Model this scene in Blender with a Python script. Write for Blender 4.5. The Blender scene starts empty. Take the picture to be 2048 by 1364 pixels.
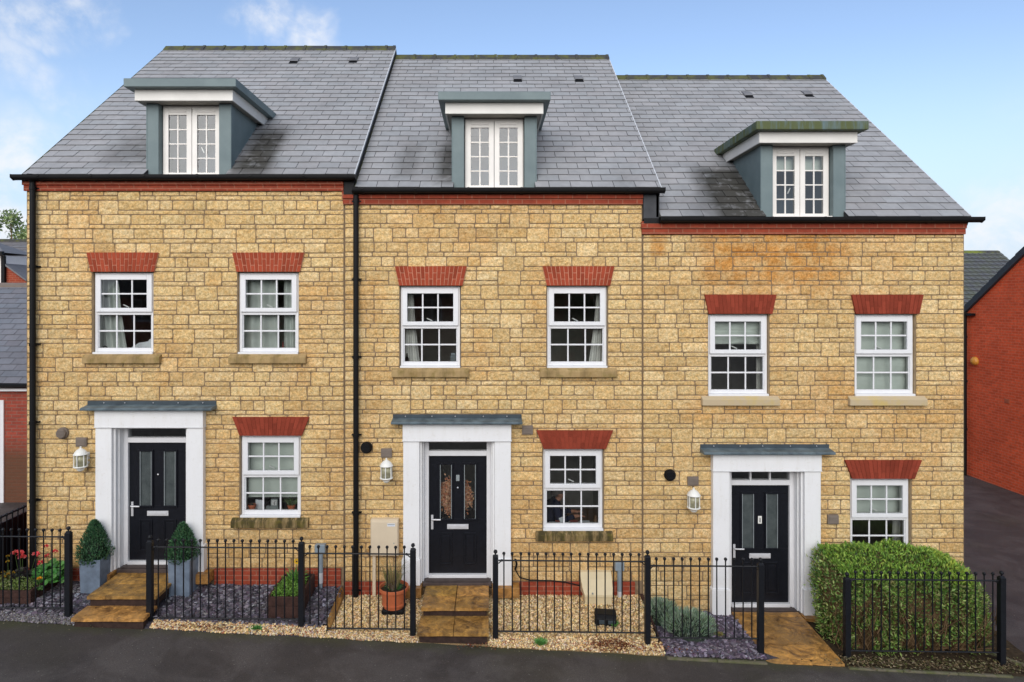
import bpy, math, random
from mathutils import Vector, noise as mnoise
R = math.radians
rnd = random.Random(7)
scene = bpy.context.scene
COL = scene.collection

# ------------------------------------------------------------------ camera model of the photograph
F, D, CX, CY, CZ = 1280.0, 10.08, 978.0, 600.0, 5.0
def X(px, Y=0.0): return (px - CX) * (D + Y) / F
def Z(py, Y=0.0): return CZ + (CY - py) * (D + Y) / F

# ------------------------------------------------------------------ objects, things, parts
ORG = {}
def tag(o, label=None, cat=None, group=None, kind=None):
    if label: o['label'] = label
    if cat: o['category'] = cat
    if group: o['group'] = group
    if kind: o['kind'] = kind
    return o
def thing(name, label, cat, loc=(0, 0, 0), group=None):
    o = bpy.data.objects.new(name, None); COL.objects.link(o)
    o.location = loc; o.empty_display_size = .2
    ORG[o.name] = Vector(loc)
    return tag(o, label, cat, group)
def link(name, mesh, parent=None, loc=(0, 0, 0)):
    """an object on mesh data whose own origin stands at the world point loc"""
    o = bpy.data.objects.new(name, mesh); COL.objects.link(o)
    loc = Vector(loc)
    if parent is not None:
        o.parent = parent
        o.location = loc - ORG[parent.name]
    else:
        o.location = loc
    ORG[o.name] = loc
    return o
def copy_tree(o, loc, parent=None):
    """copy a thing (or part) and its parts; loc is the world point of its origin"""
    c = o.copy(); COL.objects.link(c)
    ORG[c.name] = Vector(loc)
    if parent is not None:
        c.parent = parent; c.location = Vector(loc) - ORG[parent.name]
    else:
        c.location = loc
    for ch in o.children:
        copy_tree(ch, Vector(loc) + (ORG[ch.name] - ORG[o.name]), c)
    return c

class MB:
    def __init__(s):
        s.v, s.f, s.c, s.m = [], [], [], []
    def add(s, vs, fs, col=(1, 1, 1, 0), mi=0):
        b = len(s.v)
        if len(col) == 3: col = tuple(col) + (0,)
        s.v.extend(vs); s.c.extend([col] * len(vs))
        for f in fs:
            s.f.append(tuple(b + i for i in f)); s.m.append(mi)
    def addc(s, vs, fs, cols, mi=0):
        b = len(s.v)
        s.v.extend(vs); s.c.extend(cols)
        for f in fs:
            s.f.append(tuple(b + i for i in f)); s.m.append(mi)
    def box(s, x0, x1, y0, y1, z0, z1, col=(1, 1, 1, 0), mi=0):
        if x0 > x1: x0, x1 = x1, x0
        if y0 > y1: y0, y1 = y1, y0
        if z0 > z1: z0, z1 = z1, z0
        vs = [(x0, y0, z0), (x1, y0, z0), (x1, y1, z0), (x0, y1, z0), (x0, y0, z1), (x1, y0, z1), (x1, y1, z1), (x0, y1, z1)]
        s.add(vs, [(0, 3, 2, 1), (4, 5, 6, 7), (0, 1, 5, 4), (1, 2, 6, 5), (2, 3, 7, 6), (3, 0, 4, 7)], col, mi)
    def prism_y(s, pts, y0, y1, col=(1, 1, 1, 0), mi=0):
        """polygon of (x,z), counter-clockwise seen from -y, from y0 (front) to y1"""
        n = len(pts)
        vs = [(p[0], y0, p[1]) for p in pts] + [(p[0], y1, p[1]) for p in pts]
        fs = [tuple(range(n)), tuple(range(2 * n - 1, n - 1, -1))]
        for i in range(n):
            j = (i + 1) % n
            fs.append((i, i + n, j + n, j))
        s.add(vs, fs, col, mi)
    def prism_x(s, pts, x0, x1, col=(1, 1, 1, 0), mi=0):
        """polygon of (y,z), from x0 to x1"""
        n = len(pts)
        vs = [(x0, p[0], p[1]) for p in pts] + [(x1, p[0], p[1]) for p in pts]
        a = sum(pts[i][0] * pts[(i + 1) % n][1] - pts[(i + 1) % n][0] * pts[i][1] for i in range(n))
        fs = [tuple(range(n - 1, -1, -1)), tuple(range(n, 2 * n))]
        for i in range(n):
            j = (i + 1) % n
            fs.append((i, j, j + n, i + n))
        if a < 0: fs = [tuple(reversed(f)) for f in fs]
        s.add(vs, fs, col, mi)
    def tube(s, pts, r, n=8, col=(1, 1, 1, 0), mi=0, cap=True):
        pts = [Vector(p) for p in pts]
        rs = r if isinstance(r, (list, tuple)) else [r] * len(pts)
        vs, fs = [], []
        for i, p in enumerate(pts):
            t = (pts[min(i + 1, len(pts) - 1)] - pts[max(i - 1, 0)])
            t = t.normalized() if t.length > 1e-9 else Vector((0, 0, 1))
            a = Vector((0, 0, 1)) if abs(t.z) < .9 else Vector((1, 0, 0))
            u = t.cross(a).normalized(); w = t.cross(u)
            for k in range(n):
                an = 2 * math.pi * k / n
                vs.append(tuple(p + (u * math.cos(an) + w * math.sin(an)) * rs[i]))
        for i in range(len(pts) - 1):
            for k in range(n):
                j = (k + 1) % n
                fs.append((i * n + k, i * n + j, (i + 1) * n + j, (i + 1) * n + k))
        if cap:
            fs.append(tuple(range(n - 1, -1, -1))); e = (len(pts) - 1) * n
            fs.append(tuple(range(e, e + n)))
        s.add(vs, fs, col, mi)
    def lathe(s, prof, c=(0, 0, 0), n=16, col=(1, 1, 1, 0), mi=0):
        """profile of (r,z) from bottom to top around a vertical axis"""
        vs, fs = [], []
        for r, z in prof:
            for k in range(n):
                a = 2 * math.pi * k / n
                vs.append((c[0] + r * math.cos(a), c[1] + r * math.sin(a), c[2] + z))
        for i in range(len(prof) - 1):
            for k in range(n):
                j = (k + 1) % n
                fs.append((i * n + k, i * n + j, (i + 1) * n + j, (i + 1) * n + k))
        fs.append(tuple(range(n - 1, -1, -1))); e = (len(prof) - 1) * n
        fs.append(tuple(range(e, e + n)))
        s.add(vs, fs, col, mi)
    def ball(s, c, r, n=8, col=(1, 1, 1, 0), mi=0, sz=1.0):
        m = max(4, n // 2)
        s.lathe([(max(.0005, r * math.sin(math.pi * i / m)), -r * sz * math.cos(math.pi * i / m)) for i in range(m + 1)], c, n, col, mi)
    def mesh(s, name, mats, org=(0, 0, 0), smooth=False):
        me = bpy.data.meshes.new(name)
        o = org
        me.from_pydata([(p[0] - o[0], p[1] - o[1], p[2] - o[2]) for p in s.v], [], s.f)
        if not isinstance(mats, (list, tuple)): mats = [mats]
        for m in mats: me.materials.append(m)
        if len(mats) > 1: me.polygons.foreach_set('material_index', s.m)
        if smooth: me.polygons.foreach_set('use_smooth', [True] * len(s.f))
        at = me.color_attributes.new('Col', 'FLOAT_COLOR', 'POINT')
        flat = []
        for c in s.c: flat.extend(c if len(c) == 4 else tuple(c) + (0,))
        at.data.foreach_set('color', flat)
        me.update()
        return me
    def build(s, name, mats, parent=None, loc=None, smooth=False, bevel=0):
        if loc is None: loc = ORG[parent.name] if parent is not None else Vector((0, 0, 0))
        me = s.mesh(name, mats, loc, smooth)
        o = link(name, me, parent, loc)
        if bevel:
            b = o.modifiers.new('edge', 'BEVEL'); b.width = bevel; b.segments = 1; b.limit_method = 'ANGLE'; b.angle_limit = R(40)
        return o

# ------------------------------------------------------------------ materials
def lin(r, g, b):
    f = lambda c: (c / 255 / 12.92) if c / 255 <= .04045 else ((c / 255 + .055) / 1.055) ** 2.4
    return (f(r), f(g), f(b))
class NT:
    def __init__(s, name):
        s.m = bpy.data.materials.new(name); s.m.use_nodes = True
        s.t = s.m.node_tree; s.b = s.t.nodes['Principled BSDF']
    def n(s, typ, **kw):
        x = s.t.nodes.new(typ)
        ins = kw.pop('ins', {})
        for k, v in kw.items(): setattr(x, k, v)
        for k, v in ins.items():
            if hasattr(v, 'is_linked') or hasattr(v, 'links'): s.t.links.new(v, x.inputs[k])
            else: x.inputs[k].default_value = v
        return x
    def l(s, a, b): s.t.links.new(a, b)
    def coord(s): return s.n('ShaderNodeTexCoord').outputs['Object']
    def noise(s, scale, detail=4, rough=.6, vec=None, dist=0):
        x = s.n('ShaderNodeTexNoise', ins={'Scale': scale, 'Detail': detail, 'Roughness': rough, 'Distortion': dist})
        s.l(vec if vec is not None else s.coord(), x.inputs['Vector'])
        return x.outputs['Fac']
    def ramp(s, fac, a, b, ca=(0, 0, 0, 1), cb=(1, 1, 1, 1)):
        x = s.n('ShaderNodeValToRGB'); s.l(fac, x.inputs['Fac'])
        e = x.color_ramp.elements
        e[0].position = a; e[0].color = ca if len(ca) == 4 else tuple(ca) + (1,)
        e[1].position = b; e[1].color = cb if len(cb) == 4 else tuple(cb) + (1,)
        return x.outputs['Color']
    def mix(s, a, b, fac, mode='MIX'):
        x = s.n('ShaderNodeMix', data_type='RGBA', blend_type=mode)
        for sock, v in ((x.inputs['Factor'], fac), (x.inputs['A'], a), (x.inputs['B'], b)):
            if hasattr(v, 'links'): s.l(v, sock)
            else:
                if isinstance(v, (tuple, list)): v = tuple(v) + (1,) * (4 - len(v))
                sock.default_value = v
        return x.outputs['Result']
    def math(s, op, a, b=0.0, clamp=False):
        x = s.n('ShaderNodeMath', operation=op, use_clamp=clamp)
        for i, v in enumerate((a, b)):
            if hasattr(v, 'links'): s.l(v, x.inputs[i])
            else: x.inputs[i].default_value = v
        return x.outputs[0]
    def bump(s, h, strength=.5, dist=.01):
        x = s.n('ShaderNodeBump', ins={'Strength': strength, 'Distance': dist}); s.l(h, x.inputs['Height'])
        s.l(x.outputs['Normal'], s.b.inputs['Normal'])
    def attr(s):
        return s.n('ShaderNodeAttribute', attribute_name='Col')
    def out(s, col=None, rough=.6, spec=.5, metal=0.0):
        if col is not None:
            if hasattr(col, 'links'): s.l(col, s.b.inputs['Base Color'])
            else: s.b.inputs['Base Color'].default_value = tuple(col) + (1,) * (4 - len(col))
        if hasattr(rough, 'links'): s.l(rough, s.b.inputs['Roughness'])
        else: s.b.inputs['Roughness'].default_value = rough
        s.b.inputs['Specular IOR Level'].default_value = spec
        s.b.inputs['Metallic'].default_value = metal
        return s.m
def plain(name, col, rough=.5, spec=.5, metal=0, var=.12, scale=6, bump=0.0, bscale=60):
    """one colour with gentle wear"""
    t = NT(name)
    n = t.noise(scale, 6)
    c = t.mix(tuple(x * (1 - var) for x in col), tuple(min(1, x * (1 + var)) for x in col), t.ramp(n, .3, .7))
    if bump: t.bump(t.noise(bscale, 4), bump, .004)
    return t.out(c, rough, spec, metal)
def tinted(name, base, rough=.8, spec=.3, scale=20, var=.25, bump=.4, bscale=70, bdist=.006, stain=None, scale2=2.0, var2=.1):
    """the vertex tint times noise, a stain blended in by the attribute's alpha"""
    t = NT(name); a = t.attr()
    c = t.mix(a.outputs['Color'], base, 1.0, 'MULTIPLY')
    n = t.noise(scale, 5)
    c = t.mix(c, t.ramp(n, .25, .75, (1 - var,) * 3, (1 + var,) * 3), 1.0, 'MULTIPLY')
    n2 = t.noise(scale2, 3)
    c = t.mix(c, t.ramp(n2, .3, .7, (1 - var2,) * 3, (1 + var2,) * 3), 1.0, 'MULTIPLY')
    if stain is not None:
        f = t.math('MULTIPLY', a.outputs['Alpha'], t.ramp(t.noise(6, 5), .16, .46))
        c = t.mix(c, t.mix(c, stain, 1.0, 'MULTIPLY'), f)
    if bump: t.bump(t.noise(bscale, 6, .65), bump, bdist)
    return t.out(c, rough, spec)

M = {}
# honey coloured stone: rock face
t = NT('honey_stone'); a = t.attr()
n1 = t.noise(30, 6, .7); n2 = t.noise(1.1, 3); n3 = t.noise(85, 4, .75)
c = t.mix(a.outputs['Color'], t.ramp(n1, .32, .66, (.66, .60, .50), (1.34, 1.34, 1.34)), 1.0, 'MULTIPLY')
c = t.mix(c, t.ramp(n2, .3, .7, (.92, .90, .86), (1.07, 1.07, 1.08)), 1.0, 'MULTIPLY')
c = t.mix(c, t.ramp(t.noise(17, 5, .7), .40, .66, (1, 1, 1), (1.04, .90, .70)), 1.0, 'MULTIPLY')
c = t.mix(c, t.ramp(n3, .32, .66, (.80, .76, .68), (1.20, 1.21, 1.22)), 1.0, 'MULTIPLY')
orange = t.mix(c, (.80, .52, .27), 1.0, 'MULTIPLY')
f = t.math('MULTIPLY', a.outputs['Alpha'], t.ramp(t.noise(5, 5), .2, .62))
c = t.mix(c, orange, f)
t.bump(t.math('ADD', t.math('MULTIPLY', n1, 1.0), t.math('MULTIPLY', n3, .7)), 1.0, .022)
M['stone'] = t.out(c, .9, .2)
t = NT('lime_mortar')
M['mortar'] = t.out(t.mix(lin(116, 97, 76), lin(150, 129, 103), t.ramp(t.noise(12, 5), .3, .7)), .95, .1)
M['reveal'] = plain('reveal_stone', (.45, .33, .20), .9, .2, var=.2, scale=9)
def brickmat(name, c1, c2, mortar, plane='xz', bw=.225, bh=.075, ms=.01, dirt=None, rough=.85):
    t = NT(name)
    s = t.n('ShaderNodeSeparateXYZ'); t.l(t.coord(), s.inputs[0])
    cmb = t.n('ShaderNodeCombineXYZ')
    t.l(s.outputs['X' if plane == 'xz' else 'Y'], cmb.inputs[0]); t.l(s.outputs['Z'], cmb.inputs[1])
    b = t.n('ShaderNodeTexBrick', ins={'Scale': 1.0, 'Brick Width': bw, 'Row Height': bh, 'Mortar Size': ms, 'Mortar Smooth': .3, 'Bias': 0.0,
        'Color1': c1 + (1,), 'Color2': c2 + (1,), 'Mortar': mortar + (1,)})
    t.l(cmb.outputs[0], b.inputs['Vector'])
    col = t.mix(b.outputs['Color'], t.ramp(t.noise(14, 5), .25, .75, (.78,) * 3, (1.15,) * 3), 1.0, 'MULTIPLY')
    col = t.mix(col, t.ramp(t.noise(.9, 4), .3, .7, (.85,) * 3, (1.1,) * 3), 1.0, 'MULTIPLY')
    if dirt:      # a tide mark of soil splashed on the foot of the wall
        z0, z1 = dirt
        z = t.math('ADD', s.outputs['Z'], t.math('MULTIPLY', t.noise(3, 4), .5))
        mr = t.n('ShaderNodeMapRange', ins={'From Min': z0 + .25, 'From Max': z1 + .25, 'To Min': 1.0, 'To Max': 0.0}); t.l(z, mr.inputs['Value'])
        col = t.mix(col, (.10, .055, .03), t.math('MULTIPLY', mr.outputs[0], .85))
    h = t.math('SUBTRACT', t.math('MULTIPLY', t.noise(60, 4), .35), b.outputs['Fac'])
    t.bump(h, .6, .006)
    return t.out(col, rough, .25)
M['brick'] = brickmat('red_brick', (.34, .062, .030), (.28, .050, .026), (.36, .13, .08))
M['brick_side'] = brickmat('red_gable_brick', (.86, .140, .048), (.66, .098, .035), (.74, .20, .10), plane='yz')
M['brick_dirty'] = brickmat('dirty_red_brick', (.37, .072, .045), (.29, .058, .038), (.26, .12, .09), dirt=(1.0, 1.5))
M['lintel'] = tinted('lintel_brick', (1, 1, 1), .9, .12, 40, .16, .3, 90, .003)
M['slate'] = tinted('roof_slate', (1, 1, 1), .6, .3, 9, .10, .25, 55, .003, stain=(.19, .18, .155), scale2=1.2, var2=.10)
M['underlay'] = plain('roof_underlay', (.03, .03, .032), .9)
M['ridge'] = NT('ridge_tile')
t = M['ridge']
M['ridge'] = t.out(t.mix((.05, .05, .052), (.095, .10, .035), t.ramp(t.noise(5, 5), .42, .62)), .8, .3)
M['verge'] = plain('verge_strip', (.58, .60, .63), .6, .4)
M['ventslate'] = plain('dark_vent_slate', (.17, .17, .18), .7, .3)
M['upvc'] = plain('white_plastic_frame', (.76, .76, .775), .32, .5, var=.03)
def grimy(name, col, rough, dirt=(.42, .36, .24), amount=.5):
    t = NT(name)
    c = t.mix(tuple(x * .95 for x in col), col, t.ramp(t.noise(2.5, 5), .3, .7))
    mp = t.n('ShaderNodeMapping', ins={'Scale': (5, 5, .7)}); t.l(t.coord(), mp.inputs[0])
    f = t.math('MULTIPLY', t.ramp(t.noise(2.2, 6, .7, mp.outputs[0]), .50, .72), amount * .45)
    c = t.mix(c, t.mix(c, dirt, .5), f)
    f = t.math('MULTIPLY', t.ramp(t.noise(22, 5, .7), .58, .72), amount)
    c = t.mix(c, t.mix(c, dirt, .45), f)
    return t.out(c, rough, .4)
M['cream'] = plain('cream_dormer_frame', (.78, .75, .71), .4, .5, var=.06, scale=3)
M['fascia'] = plain('white_fascia_board', (.74, .72, .68), .45, .4, var=.06, scale=3)
M['soffit'] = plain('soffit_board', (.40, .38, .34), .6, .3)
M['black'] = plain('black_plastic', (.006, .006, .007), .55, .2, var=.2)
M['iron'] = plain('black_painted_iron', (.007, .008, .011), .45, .3, var=.25, scale=30, bump=.15)
t = NT('grey_green_lead')
cl = t.mix((.125, .170, .180), (.165, .215, .222), t.ramp(t.noise(3, 6), .3, .7))
M['zinc'] = t.out(cl, .55, .4)
t = NT('mossy_lead')
cl = t.mix((.10, .15, .165), (.13, .18, .185), t.ramp(t.noise(3, 6), .3, .7))
sx = t.n('ShaderNodeSeparateXYZ'); t.l(t.coord(), sx.inputs[0])
mp = t.n('ShaderNodeMapping', ins={'Scale': (4, 4, .5)}); t.l(t.coord(), mp.inputs[0])
mossf = t.ramp(t.noise(3, 5, .7, mp.outputs[0]), .36, .54)
cl = t.mix(cl, (.085, .10, .030), t.math('MULTIPLY', mossf, .92))
M['zinc_moss'] = t.out(cl, .7, .3)
t = NT('sheet_lead')
M['lead'] = t.out(t.mix((.06, .085, .10), (.15, .20, .225), t.ramp(t.noise(6, 6), .35, .7)), .5, .4)
M['flash'] = plain('lead_flashing', (.050, .066, .078), .6, .3, var=.2)
M['surround'] = grimy('white_render_surround', (.82, .82, .825), .5)
M['door'] = plain('black_door_paint', (.007, .008, .012), .36, .28, var=.25, scale=20, bump=.1, bscale=40)
M['letterplate'] = plain('pale_satin_metal', (.62, .62, .64), .35, .5, .2, var=.08)
M['chrome'] = plain('brushed_metal', (.62, .62, .64), .3, .5, .85, var=.1)
M['sill_dark'] = plain('brown_threshold', (.075, .055, .05), .6, .3, var=.3, scale=8)
def glassmat(name, tint=(1, 1, 1), boost=1.0, rough=0.0):
    m = bpy.data.materials.new(name); m.use_nodes = True; t = m.node_tree; t.nodes.clear()
    o = t.nodes.new('ShaderNodeOutputMaterial'); mx = t.nodes.new('ShaderNodeMixShader')
    tr = t.nodes.new('ShaderNodeBsdfTransparent'); gl = t.nodes.new('ShaderNodeBsdfGlossy'); fr = t.nodes.new('ShaderNodeFresnel')
    tr.inputs[0].default_value = tint + (1,); gl.inputs['Roughness'].default_value = rough
    gl.inputs['Color'].default_value = (.95, .97, 1, 1); fr.inputs[0].default_value = 1.5
    mu = t.nodes.new('ShaderNodeMath'); mu.operation = 'MULTIPLY'; mu.inputs[1].default_value = boost; mu.use_clamp = True
    t.links.new(fr.outputs[0], mu.inputs[0]); t.links.new(mu.outputs[0], mx.inputs[0])
    t.links.new(tr.outputs[0], mx.inputs[1]); t.links.new(gl.outputs[0], mx.inputs[2]); t.links.new(mx.outputs[0], o.inputs[0])
    return m
M['glass'] = glassmat('window_glass', (.92, .95, .93), 2.0, 0.004)
t = NT('obscured_glass')
t.bump(t.noise(45, 3), .4, .01)
M['frost'] = t.out(t.mix((.045, .056, .058), (.085, .10, .10), t.ramp(t.noise(6, 4), .3, .7)), .18, .6)
M['room'] = plain('dim_room_walls', (.58, .57, .54), .9, .1)
M['roomfloor'] = plain('room_carpet', (.30, .26, .22), .95, .1)
M['dormer_room'] = plain('sky_tinted_loft_lining', (.11, .17, .24), .9, .1)
t = NT('stone_sill'); M['sill'] = t.out(t.mix((.46, .35, .20), (.56, .45, .28), t.ramp(t.noise(5, 5), .3, .7)), .85, .2)
def sillmat(name, amount, streak, lo=.40):
    t = NT(name)
    c = t.mix((.31, .205, .09), (.44, .31, .15), t.ramp(t.noise(5, 5), .3, .7))
    mp = t.n('ShaderNodeMapping', ins={'Scale': (1, .4, .12)}); t.l(t.coord(), mp.inputs[0])
    f = t.ramp(t.noise(streak, 5, .75, mp.outputs[0]), lo, lo + .22)
    c = t.mix(c, (.045, .038, .015), t.math('MULTIPLY', f, amount))
    f2 = t.ramp(t.noise(9, 4), .5, .65)
    c = t.mix(c, (.15, .12, .02), t.math('MULTIPLY', f2, .45))
    return t.out(c, .9, .2)
M['sill_moss'] = sillmat('mossy_stone_sill', .5, 5, .46)
M['sill_black'] = sillmat('blackened_stone_sill', .95, 11, .33)
t = NT('clean_sill')
M['sill_clean'] = t.out(t.mix((.50, .40, .26), (.55, .41, .14), t.ramp(t.noise(4, 4), .5, .75)), .85, .2)
# paving, gravel, slate, soil
t = NT('riven_paving'); a = t.attr()
n1 = t.noise(3.2, 6, .7, dist=1.4); n2 = t.noise(11, 6, .7, dist=.8); n3 = t.noise(2.0, 3)
c = t.mix((.14, .075, .026), (.62, .34, .085), t.ramp(n1, .34, .62))
c = t.mix(c, t.ramp(n2, .3, .7, (.45, .40, .36), (1.45, 1.40, 1.35)), 1.0, 'MULTIPLY')
c = t.mix(c, (.33, .20, .07), t.math('MULTIPLY', t.ramp(n3, .45, .7), .6))
c = t.mix(c, a.outputs['Color'], 1.0, 'MULTIPLY')
t.bump(t.math('ADD', n1, t.math('MULTIPLY', n2, .6)), .8, .03)
M['paving'] = t.out(c, t.ramp(n2, .3, .7, (.22,) * 3, (.6,) * 3), .5)
M['riser'] = plain('dark_damp_brick', (.04, .022, .017), .8, .3, var=.4, scale=14)
M['chips'] = tinted('slate_chips', (1, 1, 1), .62, .35, 30, .2, .2)
M['pebbles'] = tinted('gravel_stones', (1, 1, 1), .75, .3, 40, .2, .1)
t = NT('garden_soil'); M['soil'] = t.out(t.mix((.022, .016, .011), (.07, .05, .03), t.ramp(t.noise(18, 6), .3, .7)), .95, .1)
t = NT('asphalt_pavement')
n1 = t.noise(170, 3, .7); n2 = t.noise(1.3, 5, .6); n3 = t.noise(14, 5)
c = t.mix((.052, .047, .045), (.115, .103, .098), t.ramp(n1, .3, .72))
c = t.mix(c, t.ramp(n2, .3, .72, (.78, .76, .76), (1.18, 1.15, 1.12)), 1.0, 'MULTIPLY')
c = t.mix(c, (.058, .055, .028), t.math('MULTIPLY', t.ramp(t.noise(.35, 4), .55, .75), .5))
c = t.mix(c, t.ramp(t.noise(75, 3, .8), .36, .64, (.72, .72, .72), (1.30, 1.29, 1.27)), 1.0, 'MULTIPLY')
c = t.mix(c, (.34, .32, .29), t.math('MULTIPLY', t.ramp(t.noise(45, 2, .5), .715, .73), .8))
c = t.mix(c, t.mix(c, (.72, .70, .69), 1.0, 'MULTIPLY'), t.ramp(t.noise(.8, 6, .65, dist=1.5), .44, .56))
sy = t.n('ShaderNodeSeparateXYZ'); t.l(t.coord(), sy.inputs[0])
yy = t.math('ADD', t.math('ADD', sy.outputs['Y'], t.math('MULTIPLY', sy.outputs['X'], .0207)), t.math('MULTIPLY', t.noise(3, 5), .5))
ed = t.n('ShaderNodeMapRange', ins={'From Min': -1.22, 'From Max': -.95, 'To Min': 0.0, 'To Max': 1.0}); t.l(yy, ed.inputs['Value'])
edc = t.math('MULTIPLY', ed.outputs[0], t.math('MULTIPLY', t.math('LESS_THAN', sy.outputs['Y'], -.5), t.math('LESS_THAN', sy.outputs['X'], 7.5)))
c = t.mix(c, (.060, .062, .022), t.math('MULTIPLY', edc, .7))
t.bump(t.math('ADD', n1, t.math('MULTIPLY', n3, .5)), .5, .006)
M['asphalt'] = t.out(c, .72, .4)
t = NT('edging_stone')
M['edging'] = t.out(t.mix((.16, .14, .10), (.10, .11, .045), t.ramp(t.noise(8, 5), .4, .65)), .9, .2)
M['leaf'] = None
def leafmat(name, rough=.5, spec=.35, trans=.25):
    t = NT(name); a = t.attr()
    t.l(a.outputs['Color'], t.b.inputs['Base Color'])
    t.b.inputs['Roughness'].default_value = rough; t.b.inputs['Specular IOR Level'].default_value = spec
    td = t.n('ShaderNodeBsdfTranslucent'); t.l(a.outputs['Color'], td.inputs[0])
    mx = t.n('ShaderNodeMixShader', ins={0: trans})
    t.l(t.b.outputs[0], mx.inputs[1]); t.l(td.outputs[0], mx.inputs[2])
    t.l(mx.outputs[0], t.t.nodes['Material Output'].inputs[0])
    return t.m
M['leaf'] = leafmat('leaves')
M['petal'] = leafmat('petals', .6, .2, .2)
M['bark'] = plain('bark', (.15, .095, .05), .9, .1, var=.35, scale=12)
M['planter'] = plain('blue_grey_planter', (.17, .215, .28), .55, .4, var=.28, scale=6)
M['terracotta'] = plain('terracotta_plastic', (.50, .135, .055), .5, .4, var=.1)
M['timber'] = plain('stained_timber', (.055, .026, .020), .75, .3, var=.35, scale=14, bump=.3, bscale=40)
M['meter'] = plain('cream_meter_box', (.66, .55, .40), .5, .4, var=.05, scale=3)
M['gasbox'] = plain('cream_gas_box', (.70, .58, .36), .45, .4, var=.06, scale=3)
M['conduit'] = plain('grey_conduit', (.25, .30, .34), .45, .4, var=.12)
M['conduit_pale'] = plain('pale_conduit', (.62, .62, .64), .4, .4)
M['vent'] = plain('taupe_vent', (.19, .155, .13), .7, .3)
M['lampwhite'] = plain('white_lamp_metal', (.80, .79, .74), .35, .5, var=.05)
M['lampglass'] = plain('lamp_glass', (.33, .31, .20), .2, .5, var=.3, scale=20)
M['fabric'] = plain('curtain_fabric', (.56, .60, .58), .9, .1, var=.06)
M['fabric_white'] = plain('white_curtain_fabric', (.70, .70, .68), .9, .1, var=.05)
M['blind'] = plain('blind_fabric', (.62, .68, .64), .9, .1, var=.05, scale=4)
M['paper'] = plain('paper', (.72, .75, .82), .8, .2, var=.05)
M['amber'] = plain('amber_dome', (.72, .34, .05), .4, .5)
M['skin'] = plain('skin', (.50, .24, .16), .55, .4, var=.05)
M['navy'] = plain('navy_wool', (.018, .022, .05), .9, .1)
M['hair'] = plain('grey_hair', (.13, .11, .10), .7, .3)
M['wood'] = plain('brown_wood', (.16, .09, .05), .6, .3)
M['greyitem'] = plain('grey_item', (.26, .29, .30), .5, .4)
M['redbook'] = plain('red_card', (.35, .08, .07), .6, .3)
# ------------------------------------------------------------------ stone facing
TALL, THIN = .1555, .0697
PER = TALL + THIN
STONE_COLS = [(s_[0] * .55 * 1.40 + .5250 * .45 * 1.40, s_[1] * .55 * 1.48 + .3870 * .45 * 1.48, s_[2] * .55 * 1.72 + .190 * .45 * 1.72) for s_ in [(.52, .385, .185), (.55, .42, .22), (.47, .335, .15), (.56, .43, .21), (.50, .35, .15), (.59, .46, .25), (.45, .315, .14), (.53, .40, .20)]]
def free_spans(x0, x1, za, zb, holes):
    sp = [(x0, x1)]
    for hx0, hx1, hz0, hz1 in holes:
        if zb > hz0 + .004 and za < hz1 - .004:
            out = []
            for a, b in sp:
                if hx1 <= a or hx0 >= b: out.append((a, b)); continue
                if hx0 - a > .03: out.append((a, hx0))
                if b - hx1 > .03: out.append((hx1, b))
            sp = out
    return sp
def stone(mb, x0, x1, z0, z1, rn, stain):
    j = .0072
    x0 += j; x1 -= j; z0 += j; z1 -= j
    w, h = x1 - x0, z1 - z0
    if w < .01 or h < .008: return
    nx = max(5, int(w / .032) + 3); nz = max(5, int(h / .026) + 3)
    off = Vector((rn.uniform(-90, 90), rn.uniform(-90, 90), rn.uniform(-90, 90)))
    base = rn.uniform(.007, .013); amp = rn.uniform(.008, .016)
    col = list(rn.choice(STONE_COLS)); k = rn.uniform(.93, 1.07)
    col = [min(.9, c * k) for c in col]
    vs, cs = [], []
    cr = min(.022, h * .28)
    for iz in range(nz):
        fz = 0.0 if iz == 0 else 1.0 if iz == nz - 1 else (min(.006, h * .2) / h) + (1 - 2 * min(.006, h * .2) / h) * (iz - 1) / (nz - 3)
        for ix in range(nx):
            fx = 0.0 if ix == 0 else 1.0 if ix == nx - 1 else (min(.006, w * .2) / w) + (1 - 2 * min(.006, w * .2) / w) * (ix - 1) / (nx - 3)
            px_, pz_ = x0 + w * fx, z0 + h * fz
            ex = min(fx, 1 - fx) * w; ez = min(fz, 1 - fz) * h
            n = mnoise.fractal(Vector((px_ * 9, pz_ * 14, 0)) + off, 1.0, 2.0, 3)
            e = min(ex, ez)
            rise = min(1.0, .35 + e / .014)
            y = -(.001 + rise * (base + amp * n))
            if e < 1e-6:
                jx = .005 * mnoise.noise(Vector((px_ * 16, pz_ * 16, 5)) + off)
                jz = .004 * mnoise.noise(Vector((px_ * 16, pz_ * 16, 9)) + off)
                px_ += jx; pz_ += jz
                cxx = max(0, cr - ex); czz = max(0, cr - ez)
                if ex < cr and ez < cr:
                    px_ += (.25 * czz) * (1 if fx < .5 else -1); pz_ += (.25 * cxx) * (1 if fz < .5 else -1)
            vs.append((px_, min(y, -.001), pz_)); cs.append(tuple(col) + (stain(px_, pz_),))
    fs = []
    for iz in range(nz - 1):
        for ix in range(nx - 1):
            a = iz * nx + ix
            fs.append((a, a + 1, a + nx + 1, a + nx))
    # skirts back to the mortar
    per = [ix for ix in range(nx)] + [iz * nx + nx - 1 for iz in range(1, nz)] + [(nz - 1) * nx + ix for ix in range(nx - 2, -1, -1)] + [iz * nx for iz in range(nz - 2, 0, -1)]
    b = len(vs)
    for i in per:
        vs.append((vs[i][0], .004, vs[i][2])); cs.append(cs[i])
    m = len(per)
    for i in range(m):
        q = (i + 1) % m
        fs.append((per[i], b + i, b + q, per[q]))
    mb.addc(vs, fs, cs, 0)
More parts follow.
